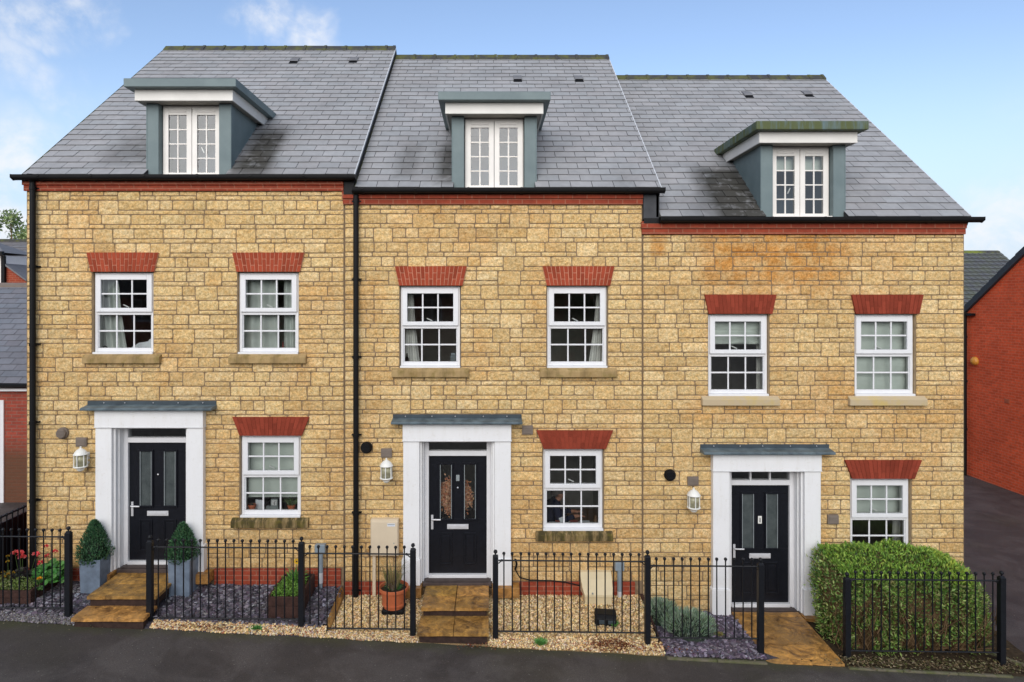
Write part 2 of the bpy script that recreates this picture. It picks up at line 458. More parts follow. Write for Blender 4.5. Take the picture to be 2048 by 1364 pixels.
def fill(mb, a, b, z0, z1, rn, stain, lo, hi):
    x = a
    while x < b - 1e-4:
        w = rn.choice([lo, (lo + hi) / 2, hi, lo + (hi - lo) * rn.random()])
        if b - (x + w) < lo * .6: w = b - x
        if w > hi * 1.35:
            w = w / 2
        stone(mb, x, min(b, x + w), z0, z1, rn, stain)
        x += w
def stone_wall(mb, x0, x1, zt, zb, zref, holes, seed, stain):
    rn = random.Random(seed)
    k = -2
    while True:
        top = zref - k * PER; mid = top - TALL; bot = top - PER; k += 1
        if bot > zt: continue
        if top < zb: break
        t1, t0 = min(top, zt), max(mid, zb)
        n1, n0 = min(mid, zt), max(bot, zb)
        okt, okn = t1 - t0 > .03, n1 - n0 > .025
        jump = []
        if okt and okn:
            both = free_spans(x0, x1, n0, t1, holes)
            for a, b in both:
                x = a + rn.uniform(.2, 1.2)
                while x < b - .5:
                    w = rn.uniform(.27, .36)
                    jump.append((x, x + w)); stone(mb, x, x + w, n0, t1, rn, stain)
                    x += w + rn.uniform(.7, 2.6)
        for hx0, hx1, hz0, hz1 in holes:      # courses cut round the foot and head of each opening
            for r1, r0, lo, hi in ((t1, t0, .20, .46), (n1, n0, .24, .56)):
                if r0 + .025 < hz0 < r1: fill(mb, hx0, hx1, r0, hz0, rn, stain, lo, hi)
                if r0 < hz1 < r1 - .025: fill(mb, hx0, hx1, hz1, r1, rn, stain, lo, hi)
        hs = holes + [(a, b, -99, 99) for a, b in jump]
        if okt:
            for a, b in free_spans(x0, x1, t0, t1, hs): fill(mb, a, b, t0, t1, rn, stain, .20, .46)
        if okn:
            for a, b in free_spans(x0, x1, n0, n1, hs): fill(mb, a, b, n0, n1, rn, stain, .24, .56)
def backing(mb, x0, x1, z0, z1, holes, y0, y1, mi, mrev):
    xs = sorted({x0, x1, *[h[0] for h in holes], *[h[1] for h in holes]})
    zs = sorted({z0, z1, *[h[2] for h in holes], *[h[3] for h in holes]})
    xs = [x for x in xs if x0 <= x <= x1]; zs = [z for z in zs if z0 <= z <= z1]
    def solid(i, k):
        if i < 0 or k < 0 or i >= len(xs) - 1 or k >= len(zs) - 1: return None
        cx, cz = (xs[i] + xs[i + 1]) / 2, (zs[k] + zs[k + 1]) / 2
        return not any(h[0] < cx < h[1] and h[2] < cz < h[3] for h in holes)
    for i in range(len(xs) - 1):
        for k in range(len(zs) - 1):
            if not solid(i, k): continue
            a, b, c, d = xs[i], xs[i + 1], zs[k], zs[k + 1]
            mb.add([(a, y0, c), (b, y0, c), (b, y0, d), (a, y0, d)], [(0, 1, 2, 3)], mi=mi)
            mb.add([(a, y1, c), (b, y1, c), (b, y1, d), (a, y1, d)], [(3, 2, 1, 0)], mi=mi)
            for (di, dk, q) in ((-1, 0, [(a, y0, c), (a, y0, d), (a, y1, d), (a, y1, c)]), (1, 0, [(b, y0, c), (b, y1, c), (b, y1, d), (b, y0, d)]),
                                (0, -1, [(a, y0, c), (a, y1, c), (b, y1, c), (b, y0, c)]), (0, 1, [(a, y0, d), (b, y0, d), (b, y1, d), (a, y1, d)])):
                if not solid(i + di, k + dk):
                    mb.add(q, [(0, 1, 2, 3)], mi=mrev)

# ------------------------------------------------------------------ window, built once and copied
PX = .00793
def window_frame_mesh():
    m = MB(); hw, T, B = .47, 0.0, -157.5 * PX
    fw = .045
    m.box(-hw, -hw + fw, .05, .12, B, T); m.box(hw - fw, hw, .05, .12, B, T)
    m.box(-hw + fw, hw - fw, .05, .12, -.025, T); m.box(-hw + fw, hw - fw, .052, .12, B, B + .06)
    m.box(-hw + fw, hw - fw, .05, .12, -84 * PX, -78.5 * PX)
    m.box(-hw + fw, -.409, .064, .12, -149.6 * PX, -84 * PX); m.box(.409, hw - fw, .064, .12, -149.6 * PX, -84 * PX)   # lower glass beads
    for x in (-.409 + .272, .409 - .272): m.box(x - .012, x + .012, .070, .088, B + .061, -84 * PX)
    m.box(-.409, .409, .072, .0865, -117.8 * PX, -114.6 * PX)
    m.box(-hw - .004, hw + .004, -.012, .12, B - .043, B - .001)      # projecting sill nose
    m.box(-hw + .01, hw - .01, .035, .0495, -.016, -.003)              # head drip
    return m
def window_sash_mesh():
    m = MB(); hw, T, B = .444, -.026, -78 * PX
    gw, gt, gb = .363, -.026 - 12.2 * PX + .012, -70 * PX
    m.box(-hw, -gw, .020, .11, B, T); m.box(gw, hw, .020, .11, B, T)
    m.box(-gw, gw, .020, .11, gt, T); m.box(-gw, gw, .020, .11, B, gb)
    for x in (-.121, .121): m.box(x - .012, x + .012, .040, .062, gb, gt)
    z = (gt + gb) / 2; m.box(-gw, gw, .042, .0605, z - .012, z + .012)
    return m, (gw, gt, gb)
_wf = window_frame_mesh().mesh('window_frame', M['upvc'])
_s, (SGW, SGT, SGB) = window_sash_mesh()
_ws = _s.mesh('opening_sash', M['upvc'])
def pane_mesh(hw, zb, zt, y):
    m = MB(); m.add([(-hw, y, zb), (hw, y, zb), (hw, y, zt), (-hw, y, zt)], [(0, 1, 2, 3)]); return m.mesh('pane', M['glass'])
_p1 = pane_mesh(SGW, SGB, SGT, .052); _p2 = pane_mesh(.409, -149.6 * PX, -84 * PX, .0793)
_h = MB(); _h.box(-.05, .05, .125, .14, -.008, .008); _wh = _h.mesh('handle', M['upvc'])
def bev(o, w=.004):
    b = o.modifiers.new('edge', 'BEVEL'); b.width = w; b.segments = 1; b.limit_method = 'ANGLE'; return o
def window(house, pxc, pyt):
    x, z = X(pxc, .05), Z(pyt, .05)
    w = bev(link('window', _wf, house, (x, 0, z)))
    s = bev(link('opening_sash', _ws, w, (x, 0, z)))
    link('pane', _p1, w, (x, 0, z)); link('pane', _p2, w, (x, 0, z))
    h = link('handle', _wh, w, (x - .02, 0, z + SGB + .03)); h.rotation_euler.y = R(25)
    return x, z
def lintel(house, x, zb, htop, hbot, h, fresh):
    m = MB(); rn = random.Random(int(x * 1000))
    y0 = -.046
    m.prism_y([(x - hbot + .002, zb + .002), (x + hbot - .002, zb + .002), (x + htop - .002, zb + h - .002), (x - htop + .002, zb + h - .002)], y0 + .006, .05,
              (.56, .27, .18, 0) if fresh else (.26, .062, .034, 0))
    n = 17
    for i in range(n):
        def edge(k, f): return x + (hbot + (htop - hbot) * f) * (2 * k / n - 1)
        cuts = [0, .66, 1] if i % 2 else [0, .34, 1]
        for q in range(len(cuts) - 1):
            f0, f1 = cuts[q], cuts[q + 1]
            j = .0055 if fresh else .003
            p = [(edge(i, f0) + j, zb + f0 * h + (j if f0 else 0)), (edge(i + 1, f0) - j, zb + f0 * h + (j if f0 else 0)),
                 (edge(i + 1, f1) - j, zb + f1 * h - (j if f1 < 1 else 0)), (edge(i, f1) + j, zb + f1 * h - (j if f1 < 1 else 0))]
            k = rn.uniform(.78, 1.16)
            m.prism_y(p, y0 - rn.uniform(0, .002), y0 + .02, ((.33 if fresh else .255) * k, (.063 if fresh else .048) * k, (.031 if fresh else .027) * k, 0))
    return m.build('lintel', M['lintel'], house)
def stone_sill(house, x, zt, kind, hw=.605, h=.13):
    m = MB()
    for a, b in ((x - hw, x + hw),):
        m.prism_x([(-.085, zt - h), (.045, zt - h), (.045, zt + .012), (-.015, zt + .012), (-.085, zt - .03)], a, b)
    return m.build('stone_sill', M[kind], house, bevel=.006)

# ------------------------------------------------------------------ roof of real slates
TH = R(40); GA, SW = .1995, .338
def slates(mb, x0, x1, Ze, n, holes, seed, stain, mi=0, gauge=GA, sw=SW, y_e=-.08, th=TH, base=(.312, .312, .320)):
    rn = random.Random(seed); c, s = math.cos(th), math.sin(th)
    for i in range(n):
        v0, v1 = i * gauge, min(n * gauge, (i + 1) * gauge + .05)
        x = x0 - (sw / 2 if i % 2 else 0) - rn.uniform(0, .004)
        while x < x1 - .005:
            a, b = max(x0, x), min(x1, x + sw)
            x += sw
            segs = [(a, b)]
            for ha, hb, hv in holes:
                if v0 < hv:
                    o = []
                    for p, q in segs:
                        if hb <= p or ha >= q: o.append((p, q)); continue
                        if ha > p: o.append((p, ha))
                        if hb < q: o.append((hb, q))
                    segs = o
            k = rn.uniform(.92, 1.06); tw = rn.uniform(-.0015, .0015); hue = rn.uniform(-.006, .006)
            lift = rn.uniform(0, .003); dv = rn.uniform(-.004, .004)
            col = (base[0] * k + hue, base[1] * k, base[2] * k - hue * .4)
            for p, q in segs:
                if q - p < .012: continue
                p += .0042; q -= .0042
                vs, cs = [], []
                N = 3
                for (vv, h0) in ((v0 + dv, .020 + lift), (v1, .004)):
                    for kx in range(N):
                        u = p + (q - p) * kx / (N - 1)
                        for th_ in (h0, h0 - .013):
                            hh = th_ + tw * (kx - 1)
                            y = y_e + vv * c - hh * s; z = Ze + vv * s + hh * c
                            vs.append((u, y, z)); cs.append((col if th_ == h0 else (.022, .022, .026)) + (stain(u, vv),))  # edge ring near-black: dirty cut edges plus painted shade under each course
                def ix(r, kx, t): return r * N * 2 + kx * 2 + t
                fs = []
                for kx in range(N - 1):
                    fs.append((ix(0, kx, 0), ix(0, kx + 1, 0), ix(1, kx + 1, 0), ix(1, kx, 0)))
                    fs.append((ix(0, kx, 1), ix(0, kx + 1, 1), ix(0, kx + 1, 0), ix(0, kx, 0)))
                fs.append((ix(0, 0, 1), ix(0, 0, 0), ix(1, 0, 0), ix(1, 0, 1)))
                fs.append((ix(0, N - 1, 0), ix(0, N - 1, 1), ix(1, N - 1, 1), ix(1, N - 1, 0)))
                mb.addc(vs, fs, cs, mi)
def sstep(a, b, x):
    t = max(0, min(1, (x - a) / (b - a))); return t * t * (3 - 2 * t)

NC = 29
YR = -.08 + NC * GA * math.cos(TH); RISE = NC * GA * math.sin(TH)
def roof(house, x0, x1, Ze, dx, stain, seed, verge_right, vents):
    c, s = math.cos(TH), math.sin(TH)
    hv = 1.42 / c
    m = MB()
    ha, hb = dx - .64, dx + .64
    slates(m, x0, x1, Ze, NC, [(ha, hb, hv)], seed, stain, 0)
    t = .13
    def slab(a, b, v0):
        ya, za = -.07 + v0 * c, Ze + v0 * s
        m.prism_x([(ya, za - .012), (YR, Ze + RISE - .004), (YR, Ze + RISE - .16), (ya + .05, za - t)], a, b, mi=1)
    slab(x0 + .01, ha, 0); slab(hb, x1 - .01, 0); slab(ha, hb, hv)
    m.prism_x([(YR, Ze + RISE - .004), (2 * YR + .08, Ze - .012), (2 * YR + .03, Ze - t), (YR, Ze + RISE - .16)], x0 + .01, x1 - .01, mi=1)
    r = m.build('roof', [M['slate'], M['underlay']], house)
    # ridge tiles
    g = MB(); x = x0; L = .455; rn = random.Random(seed)
    while x < x1 - .02:
        b = min(x1, x + L)
        dzz = rn.uniform(-.004, .004)
        zr = Ze + RISE + dzz
        g.prism_x([(YR - .14, zr - .10), (YR - .14, zr - .07), (YR - .015, zr + .055), (YR + .015, zr + .055), (YR + .14, zr - .07), (YR + .14, zr - .10), (YR, zr + .02)], x + .004, b - .004)
        g.prism_x([(YR - .152, zr - .105), (YR - .152, zr - .065), (YR - .02, zr + .064), (YR + .02, zr + .064), (YR + .152, zr - .065), (YR + .152, zr - .105), (YR, zr + .03)], b - .06, b - .002)
        x = b
    g.build('ridge_tiles', M['ridge'], r)
    # verge trims
    for vx, on in ((x0, not verge_right), (x1, True)):
        g = MB()
        g.prism_x([(-.095, Ze - .03), (-.095, Ze + .012), (YR, Ze + RISE + .022), (YR, Ze + RISE - .03)], vx - .008 if vx == x1 else vx - .008, vx + .006 if vx == x1 else vx + .006)
        g.build('verge_strip', M['verge'] if (vx == x1) else M['ridge'], r)
    for vpx, vpy in vents:
        # find the point of the roof plane behind the pixel
        k = (CY - vpy) / F
        tt = math.tan(TH)
        y = (k * D + CZ - Ze - .08 * tt) / (tt - k)
        u = X(vpx, y); z = Ze + (y + .08) * tt
        g = MB()
        w = .088
        P = lambda v, h: (y + v * c - h * s, z + v * s + h * c)
        g.prism_x([P(-.11, .012), P(-.11, .044), P(-.02, .050), P(.15, .02)], u - w, u + w, mi=0)
        g.prism_x([P(-.1125, .014), P(-.1125, .040), P(-.1095, .040), P(-.1095, .014)], u - w + .012, u + w - .012, mi=1)
        g.prism_x([P(-.20, .017), P(-.20, .022), P(-.10, .022), P(-.10, .017)], u - w, u + w, mi=1)
        g.build('roof_vent', [M['ventslate'], M['black']], r)
    return r

# ------------------------------------------------------------------ dormer
def dormer_casement_mesh():
    m = MB(); q = PX
    hw = 28.4 * q; T, B = 0.0, -140 * q; g = 18.2 * q; gt, gb = -12.5 * q - .02, -131 * q
    m.box(-hw, -g, .0, .06, B, T); m.box(g, hw, .0, .06, B, T); m.box(-g, g, .0, .06, gt, T); m.box(-g, g, .0, .06, B, gb)
    m.box(-.012, .012, .012, .034, gb, gt)
    for i in (1, 2, 3):
        z = gt + (gb - gt) * i / 4; m.box(-g, g, .014, .033, z - .011, z + .011)
    m.box(-.13, .13, -.012, -.001, -.075, -.052)          # trickle vent
    return m, g, gt, gb
_dc, DG, DGT, DGB = dormer_casement_mesh()
_dcm = _dc.mesh('casement', M['cream'])
_dp = pane_mesh(DG, DGB, DGT, .022); _dp.name = 'dormer_pane'
_h2 = MB(); _h2.box(-.008, .008, .065, .08, -.05, .05); _dh = _h2.mesh('handle', M['upvc'])
def dormer(house, dx, Ze, mossy, handles=()):
    tt = math.tan(TH)
    zt = Ze + 1.16                    # soffit
    y0 = .05; yb = -.08 + (zt - Ze) / tt
    hw, ow = .668, .478
    m = MB()
    zb = Ze - .03
    for sgn in (-1, 1):
        a, b = sorted((dx + sgn * ow, dx + sgn * hw))
        m.box(a, b, y0, y0 + .16, zb, zt)
        a, b = sorted((dx + sgn * (hw - .07), dx + sgn * (hw - .012)))
        m.prism_x([(y0 + .161, zb), (y0 + .161, zt), (yb + .1, zt), (y0 + .21, zb - .0)], a, b)
        m.box(dx + sgn * (hw - .014), dx + sgn * (hw + .006), y0 - .005, y0 + .05, zb, zt - .002)     # corner bead
    m.box(dx - ow, dx + ow, y0 + .02, y0 + .16, zb, Ze + .03)
    d = m.build('dormer', M['zinc'], house, bevel=.005)
    z = MB()
    zf = Ze + 1.325; ztop = Ze + 1.455
    z.box(dx - .864, dx + .864, -.25, YR * .45, zf, ztop)
    z.box(dx - .80, dx + .80, -.19, YR * .44, ztop, ztop + .012)
    z.build('dormer_roof', M['zinc_moss' if mossy else 'zinc'], d, bevel=.008)
    z = MB()
    z.box(dx - .764, dx + .764, -.12, -.09, zt - .01, zf - .002)
    for sgn in (-1, 1):
        a, b = sorted((dx + sgn * .764, dx + sgn * .738)); z.box(a, b, -.0895, YR * .42, zt - .01, zf - .002)
    z.build('fascia', M['fascia'], d, bevel=.003)
    z = MB(); z.box(dx - .7375, dx + .7375, -.0895, 1.2, zt + .001, zt + .02); z.build('soffit', M['soffit'], d)
    # window
    wy = .165; wt = zt - .005; wb = wt - 141 * PX
    w = MB()
    f = .018
    w.box(dx - .468, dx - .468 + f, wy, wy + .08, wb, wt); w.box(dx + .468 - f, dx + .468, wy, wy + .08, wb, wt)
    w.box(dx - .45, dx + .45, wy, wy + .08, wt - .03, wt); w.box(dx - .45, dx + .45, wy, wy + .08, wb, wb + .012)
    w.box(dx - .476, dx + .476, wy - .10, wy + .08, wb - .055, wb - .001)
    wo = w.build('dormer_window', M['cream'], d, bevel=.003)
    for sgn in (-1, 1):
        cx = dx + sgn * 28.9 * PX; cz = wt - .031
        bev(link('casement', _dcm, wo, (cx, wy - .012, cz)), .003)
        link('pane', _dp, wo, (cx, wy - .012, cz))
        if sgn in handles: h = link('handle', _dh, wo, (cx - sgn * .09, wy, cz - .66)); h.rotation_euler.y = R(25 * -sgn)
    # loft lining, coloured blue-grey to put the sky's reflection into the panes
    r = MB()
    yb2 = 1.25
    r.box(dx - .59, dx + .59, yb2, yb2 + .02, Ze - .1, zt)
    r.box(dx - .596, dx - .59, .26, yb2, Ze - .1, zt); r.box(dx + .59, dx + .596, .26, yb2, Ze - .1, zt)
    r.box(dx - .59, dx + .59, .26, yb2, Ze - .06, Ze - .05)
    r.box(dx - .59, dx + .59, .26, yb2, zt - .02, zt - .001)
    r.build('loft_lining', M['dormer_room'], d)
    return d

# ------------------------------------------------------------------ door set
def door_set(house, dx, dz, mullions, knocker):
    o = dz
    s = MB()
    for q in (-1, 1):
        def bx(a, b, y0, y1, z0, z1):
            lo, hi = sorted((dx + q * a, dx + q * b)); s.box(lo, hi, y0, y1, z0 + o, z1 + o)
        bx(.587, .84, -.10, .03, .97, 2.804)
        bx(.572, .862, -.125, .03, .556, .955)
        s.prism_y([(dx + q * .572, .955 + o), (dx + q * .862, .955 + o), (dx + q * .84, .971 + o), (dx + q * .587, .971 + o)][::(1 if q > 0 else -1)], -.118, .02)
        bx(.552, .586, -.05, .20, .56, 2.80)
        bx(.530, .5515, .02, .20, .56, 2.80)
    s.box(dx - .846, dx + .846, -.118, .03, 2.806 + o, 3.07 + o)
    s.box(dx - .856, dx + .856, -.128, .03, 2.798 + o, 2.8055 + o)
    s.box(dx - .586, dx + .586, -.05, .2, 2.772 + o, 2.7975 + o)
    su = s.build('door_surround', M['surround'], house, bevel=.005)
    c = MB()
    c.prism_x([(.01, 3.075 + o), (.01, 3.15 + o), (-.006, 3.15 + o), (-.03, 3.142 + o), (-.205, 3.118 + o), (-.215, 3.105 + o), (-.215, 3.08 + o), (-.19, 3.0755 + o)], dx - 1.016, dx + 1.016)
    can = c.build('canopy', M['lead'], house, bevel=.006)
    c = MB(); c.box(dx - 1.012, dx + 1.012, -.024, .01, 3.1455 + o, 3.200 + o)
    rn = random.Random(int(dx * 100))
    for i in range(5):
        x = dx - .78 + i * .39 + rn.uniform(-.04, .04)
        c.ball((x, -.026, 3.172 + o), .012, 8, mi=1)
    c.build('flashing', [M['flash'], M['chrome']], can, bevel=.004)
    # frame, leaf
    f = MB()
    for q in (-1, 1):
        lo, hi = sorted((dx + q * .462, dx + q * .53)); f.box(lo, hi, .13, .24, .56 + o, 2.78 + o)
    f.box(dx - .462, dx + .462, .13, .24, 2.512 + o, 2.592 + o); f.box(dx - .462, dx + .462, .132, .24, 2.742 + o, 2.78 + o)
    f.box(dx - .462, dx + .462, .11, .24, .565 + o, .622 + o)
    if mullions:
        for x in (-.155, .155): f.box(dx + x - .013, dx + x + .013, .14, .2, 2.5925 + o, 2.7415 + o)
    fr = f.build('door_frame', M['upvc'], house, bevel=.004)
    g = MB(); g.add([(dx - .462, .18, 2.59 + o), (dx + .462, .18, 2.59 + o), (dx + .462, .18, 2.745 + o), (dx - .462, .18, 2.745 + o)], [(0, 1, 2, 3)])
    g.build('fanlight_pane', M['glass'], fr)
    d = MB()
    for p, q in ((-.458, -.29), (-.093, .097), (.29, .458)): d.box(dx + p, dx + q, .172, .22, 1.495 + o, 2.37 + o)
    d.box(dx - .458, dx + .458, .172, .22, .625 + o, 1.4948 + o); d.box(dx - .458, dx + .458, .172, .22, 2.3702 + o, 2.508 + o)
    def mould(x0, x1, z0, z1, w=.022, p=.014):
        y = .172 - p
        d.box(x0, x0 + w, y, .1715, z0, z1); d.box(x1 - w, x1, y, .1715, z0, z1)
        d.box(x0 + w, x1 - w, y, .1715, z1 - w, z1); d.box(x0 + w, x1 - w, y, .1715, z0, z0 + w)
    for a, b in ((-.315, -.068), (.072, .315)):
        mould(dx + a, dx + b, 1.47 + o, 2.395 + o, .03, .022)
        mould(dx + a + .02, dx + b - .02, .77 + o, 1.275 + o)
        d.box(dx + a + .06, dx + b - .06, .164, .1715, .82 + o, 1.225 + o)
    dr = d.build('door', M['door'], house, bevel=.004)
    for a, b in ((-.285, -.098), (.102, .285)):
        g = MB()
        if knocker == 'plate': g.add([(dx + a - .004, .19, 1.496 + o), (dx + b + .004, .19, 1.496 + o), (dx + b + .004, .19, 2.369 + o), (dx + a - .004, .19, 2.369 + o)], [(0, 1, 2, 3)])
        else: g.box(dx + a - .004, dx + b + .004, .178, .20, 1.496 + o, 2.369 + o)
        g.build('glass_panel', M['glass'] if knocker == 'plate' else M['frost'], dr)
        g = MB()
        for q in (a - .003, b - .009): g.box(dx + q, dx + q + .012, .155, .1715, 1.50 + o, 2.365 + o)
        g.build('glazing_bead', M['greyitem'], dr)
    g = MB(); g.box(dx - .17, dx + .17, .155, .1715, 1.335 + o, 1.413 + o); g.box(dx - .145, dx + .145, .148, .1545, 1.352 + o, 1.396 + o)
    g.build('letterbox', M['letterplate'], dr, bevel=.004)
    g = MB(); g.tube([(dx - .41, .172, 1.50 + o), (dx - .41, .12, 1.50 + o), (dx - .40, .115, 1.50 + o), (dx - .27, .115, 1.498 + o)], .012, 8)
    g.box(dx - .428, dx - .392, .160, .1715, 1.33 + o, 1.56 + o)
    g.build('handle', M['letterplate'], dr, bevel=.003)
    if knocker == 'plate':
        g = MB(); g.box(dx - .028, dx + .028, .160, .1715, 2.10 + o, 2.20 + o); g.build('knocker', M['greyitem'], dr, bevel=.006)
    if knocker == 'ring':
        g = MB(); g.box(dx - .03, dx + .03, .158, .1715, 1.89 + o, 2.01 + o); g.box(dx - .008, dx + .008, .155, .1578, 1.91 + o, 1.985 + o, mi=1)
        g.build('knocker', [M['lampwhite'], M['door']], dr, bevel=.006)
    else:
        g = MB(); g.ball((dx, .168, 1.995 + o), .016, 8); g.build('spyhole', M['chrome'], dr)
    t = MB(); t.box(dx - .54, dx + .54, -.05, .13, .505 + o, .5645 + o); t.box(dx - .50, dx + .50, -.0, .13, .565 + o, .575 + o)
    t.build('threshold', M['sill_dark'], house, bevel=.004)
    for q in (-1, 1):
        p = MB(); lo, hi = sorted((dx + q * .545, dx + q * .97)); p.box(lo, hi, -.21, .02, .40 + o, .5545 + o, (.95, .85, .8, 0))
        p.build('base_stone', M['paving'], house, bevel=.006)

# ------------------------------------------------------------------ wall lantern
def lantern_meshes():
    b = MB()
    b.lathe([(.008, .215), (.016, .205), (.012, .19), (.02, .182), (.05, .165), (.082, .13), (.098, .098), (.104, .092), (.104, .086)][::-1], n=20)
    b.lathe([(.004, -.19), (.03, -.185), (.05, -.165), (.055, -.145), (.10, -.118), (.104, -.108), (.1, -.10)], n=20)
    for k in range(6):
        a = R(30 + 60 * k); x, y = .088 * math.cos(a), .088 * math.sin(a)
        b.tube([(x, y, -.105), (x, y, .09)], .008, 6)
    b.box(-.02, .02, .09, .16, .03, .06); b.box(-.045, .045, .15, .165, -.10, .10)
    g = MB(); g.lathe([(.076, -.10), (.076, .088)], n=20)
    return b.mesh('wall_lantern', M['lampwhite'], smooth=False), g.mesh('lamp_glass', M['lampglass'], smooth=True)
_lb, _lg = lantern_meshes()
def lantern(house, px, py):
    p = (X(px, -.15), -.16, Z(py, -.15))
    l = link('wall_lantern', _lb, house, p); l.scale = (1.0, 1.0, .95); link('lamp_glass', _lg, l, p)
def air_vent(house, px, py, dark=False):
    x, z = X(px, -.03), Z(py, -.03)
    m = MB(); m.box(x - .085, x + .085, -.045, .01, z - .07, z + .07); m.box(x - .068, x + .068, -.052, -.0455, z - .055, z + .05)
    for i in range(4): m.box(x - .06, x + .06, -.057, -.0525, z - .045 + i * .024, z - .037 + i * .024)
    m.build('air_vent', M['vent'], house, bevel=.003)
def flue(house, px, py, brown):
    x, z = X(px, -.06), Z(py, -.06)
    m = MB(); n = 20
    for y0, y1, r0, r1 in ((.0, -.05, .092, .09), (-.05, -.09, .078, .07)):
        m.tube([(x, y0, z), (x, y1, z)], [r0, r1], n)
    for i in range(-2, 3):
        m.box(x - .055, x + .055, -.098, -.091, z + i * .022 - .006, z + i * .022 + .006)
    m.build('flue_vent', M['vent'] if brown else M['black'], house, bevel=.002)
# ------------------------------------------------------------------ the three houses
WO = (.48, .012, 1.315)       # window opening: half width, above the top, below the top
def house(label, x0, x1, dz, rx0, rx1, doorx, wins, eave, dormx, zref_py, plinth, ground, seed, mossy, wall_stain, roof_stain, sills, knocker, mull, vents, fresh, verge_right=False):
    h = thing('terraced_house', label, 'house', ((x0 + x1) / 2, 0, ground), 'stone terraced houses')
    zt = 6.50 + dz
    pos = [(X(px, .05), Z(py, .05)) for px, py in wins]
    holes_s = [(x - WO[0], x + WO[0], z - 1.293, z + WO[1]) for x, z in pos] + [(doorx - .80, doorx + .80, -9, 2.98 + dz)]
    holes_b = [(x - WO[0], x + WO[0], z - WO[2], z + WO[1]) for x, z in pos] + [(doorx - .56, doorx + .56, .45 + dz, 2.79 + dz)]
    zb = plinth if plinth is not None else ground
    m = MB()
    stone_wall(m, x0 + .004, x1 - .004, zt, zb, Z(zref_py), holes_s, seed, wall_stain)
    backing(m, x0, x1, ground - .6, zt + .19, holes_b, .0, .24, 1, 3)
    zr = eave + RISE - .2
    for a, b in ((x0, x0 + .2), (x1 - .2, x1)):
        m.box(a, b, .241, 8.7, ground - .6, zt + .19, mi=2)
        m.prism_x([(.02, zt + .191), (.02, eave - .12), (YR, zr), (8.7, eave - .12), (8.7, zt + .191)], a, b, mi=2)
    m.box(x0 + .201, x1 - .201, 8.5, 8.7, ground - .6, zt + .19, mi=2)
    m.build('wall', [M['stone'], M['mortar'], M['brick_side'], M['reveal']], h)
    # brick eaves band: two oversailing courses
    b = MB()
    b.box(x0 - .02, x1 - .003, -.048, .0, zt, zt + .088); b.box(x0 - .03, x1 - .002, -.072, .0, zt + .0885, zt + .20)
    b.build('eaves_band', M['brick'], h, bevel=.004)
    if plinth is not None:
        for a, bb in ((x0 + .01, doorx - .98), (doorx + .98, x1 - (.12 if seed == 2 else .05))):
            p = MB(); p.box(a, bb, -.03, .02, ground - .3, plinth)
            p.build('brick_plinth', M['brick'], h, bevel=.004)
    for i, (px, py) in enumerate(wins):
        x, z = window(h, px, py)
        low = i == len(wins) - 1
        if low: lintel(h, x + .02, z + .013, .605, .49, .292, False)
        else: lintel(h, x + .015, z + .013, .566, .50, .302, fresh)
        stone_sill(h, x + .01, z - 1.293, sills[i])
        w = MB(); w.box(x - .5, x + .5, .1205, .30, z - 1.285, z - 1.255); w.build('window_board', M['upvc'], h)
    door_set(h, doorx, dz, mull, knocker)
    roof(h, rx0, rx1, eave, dormx, roof_stain, seed, verge_right, vents)
    dormer(h, dormx, eave, mossy, {1: (1,), 2: (), 3: (-1,)}[seed])
    # rooms behind the windows
    r = MB()
    for f, c in ((.58 + dz, 3.08 + dz), (3.32 + dz, 5.72 + dz)):
        r.box(x0 + .22, x1 - .22, 3.4, 3.45, f, c); r.box(x0 + .205, x0 + .22, .242, 3.4, f, c); r.box(x1 - .22, x1 - .205, .242, 3.4, f, c)
        r.box(x0 + .22, x1 - .22, .242, 3.4, c, c + .03); r.box(x0 + .22, x1 - .22, .242, 3.4, f - .03, f, mi=1)
    r.box(doorx + .62, doorx + .70, .242, 3.39, .581 + dz, 3.079 + dz)
    r.build('rooms', [M['room'], M['roomfloor']], h)
    # gutter with brackets
    g = MB(); gz = eave - .012
    ga, gb = rx0 - (.10 if seed == 1 else .02), rx1 + (.12 if seed == 3 else .03)
    prof = [(-.082, gz), (-.082, gz - .05)] + [(-.145 + .062 * math.cos(R(a)), gz - .03 - .052 * math.sin(R(a))) for a in range(20, 180, 20)] + [(-.207, gz - .03), (-.210, gz), (-.196, gz), (-.194, gz - .028), (-.095, gz - .028), (-.095, gz)]
    g.prism_x(prof[:2] + prof[2:], ga, gb)
    x = x0 + .3
    while x < x1:
        g.prism_x([(-.085, gz - .02), (-.085, gz - .092), (-.145, gz - .090), (-.215, gz - .03), (-.215, gz + .004), (-.20, gz + .004)], x, x + .03); x += .82
    for xx in (ga - .006, gb - .006): g.prism_x([(-.082, gz + .002), (-.082, gz - .07), (-.145, gz - .088), (-.213, gz - .05), (-.213, gz + .002)], xx, xx + .012)
    g.box(x0, x1, -.0815, -.0725, gz - .085, gz - .005)
    g.build('gutter', M['black'], h)
    return h
def downpipe(h, px, ztop, zbot):
    x = X(px, -.1); g = MB()
    g.tube([(x, -.145, ztop + .03), (x, -.14, ztop - .02), (x, -.085, ztop - .10), (x, -.085, zbot)], .042, 14)
    z = ztop - .16
    while z > zbot + .1:
        g.tube([(x, -.085, z), (x, -.085, z - .05)], .050, 14); g.box(x - .075, x + .075, -.05, -.0, z - .035, z - .012); z -= 1.22
    g.build('downpipe', M['black'], h, smooth=False)

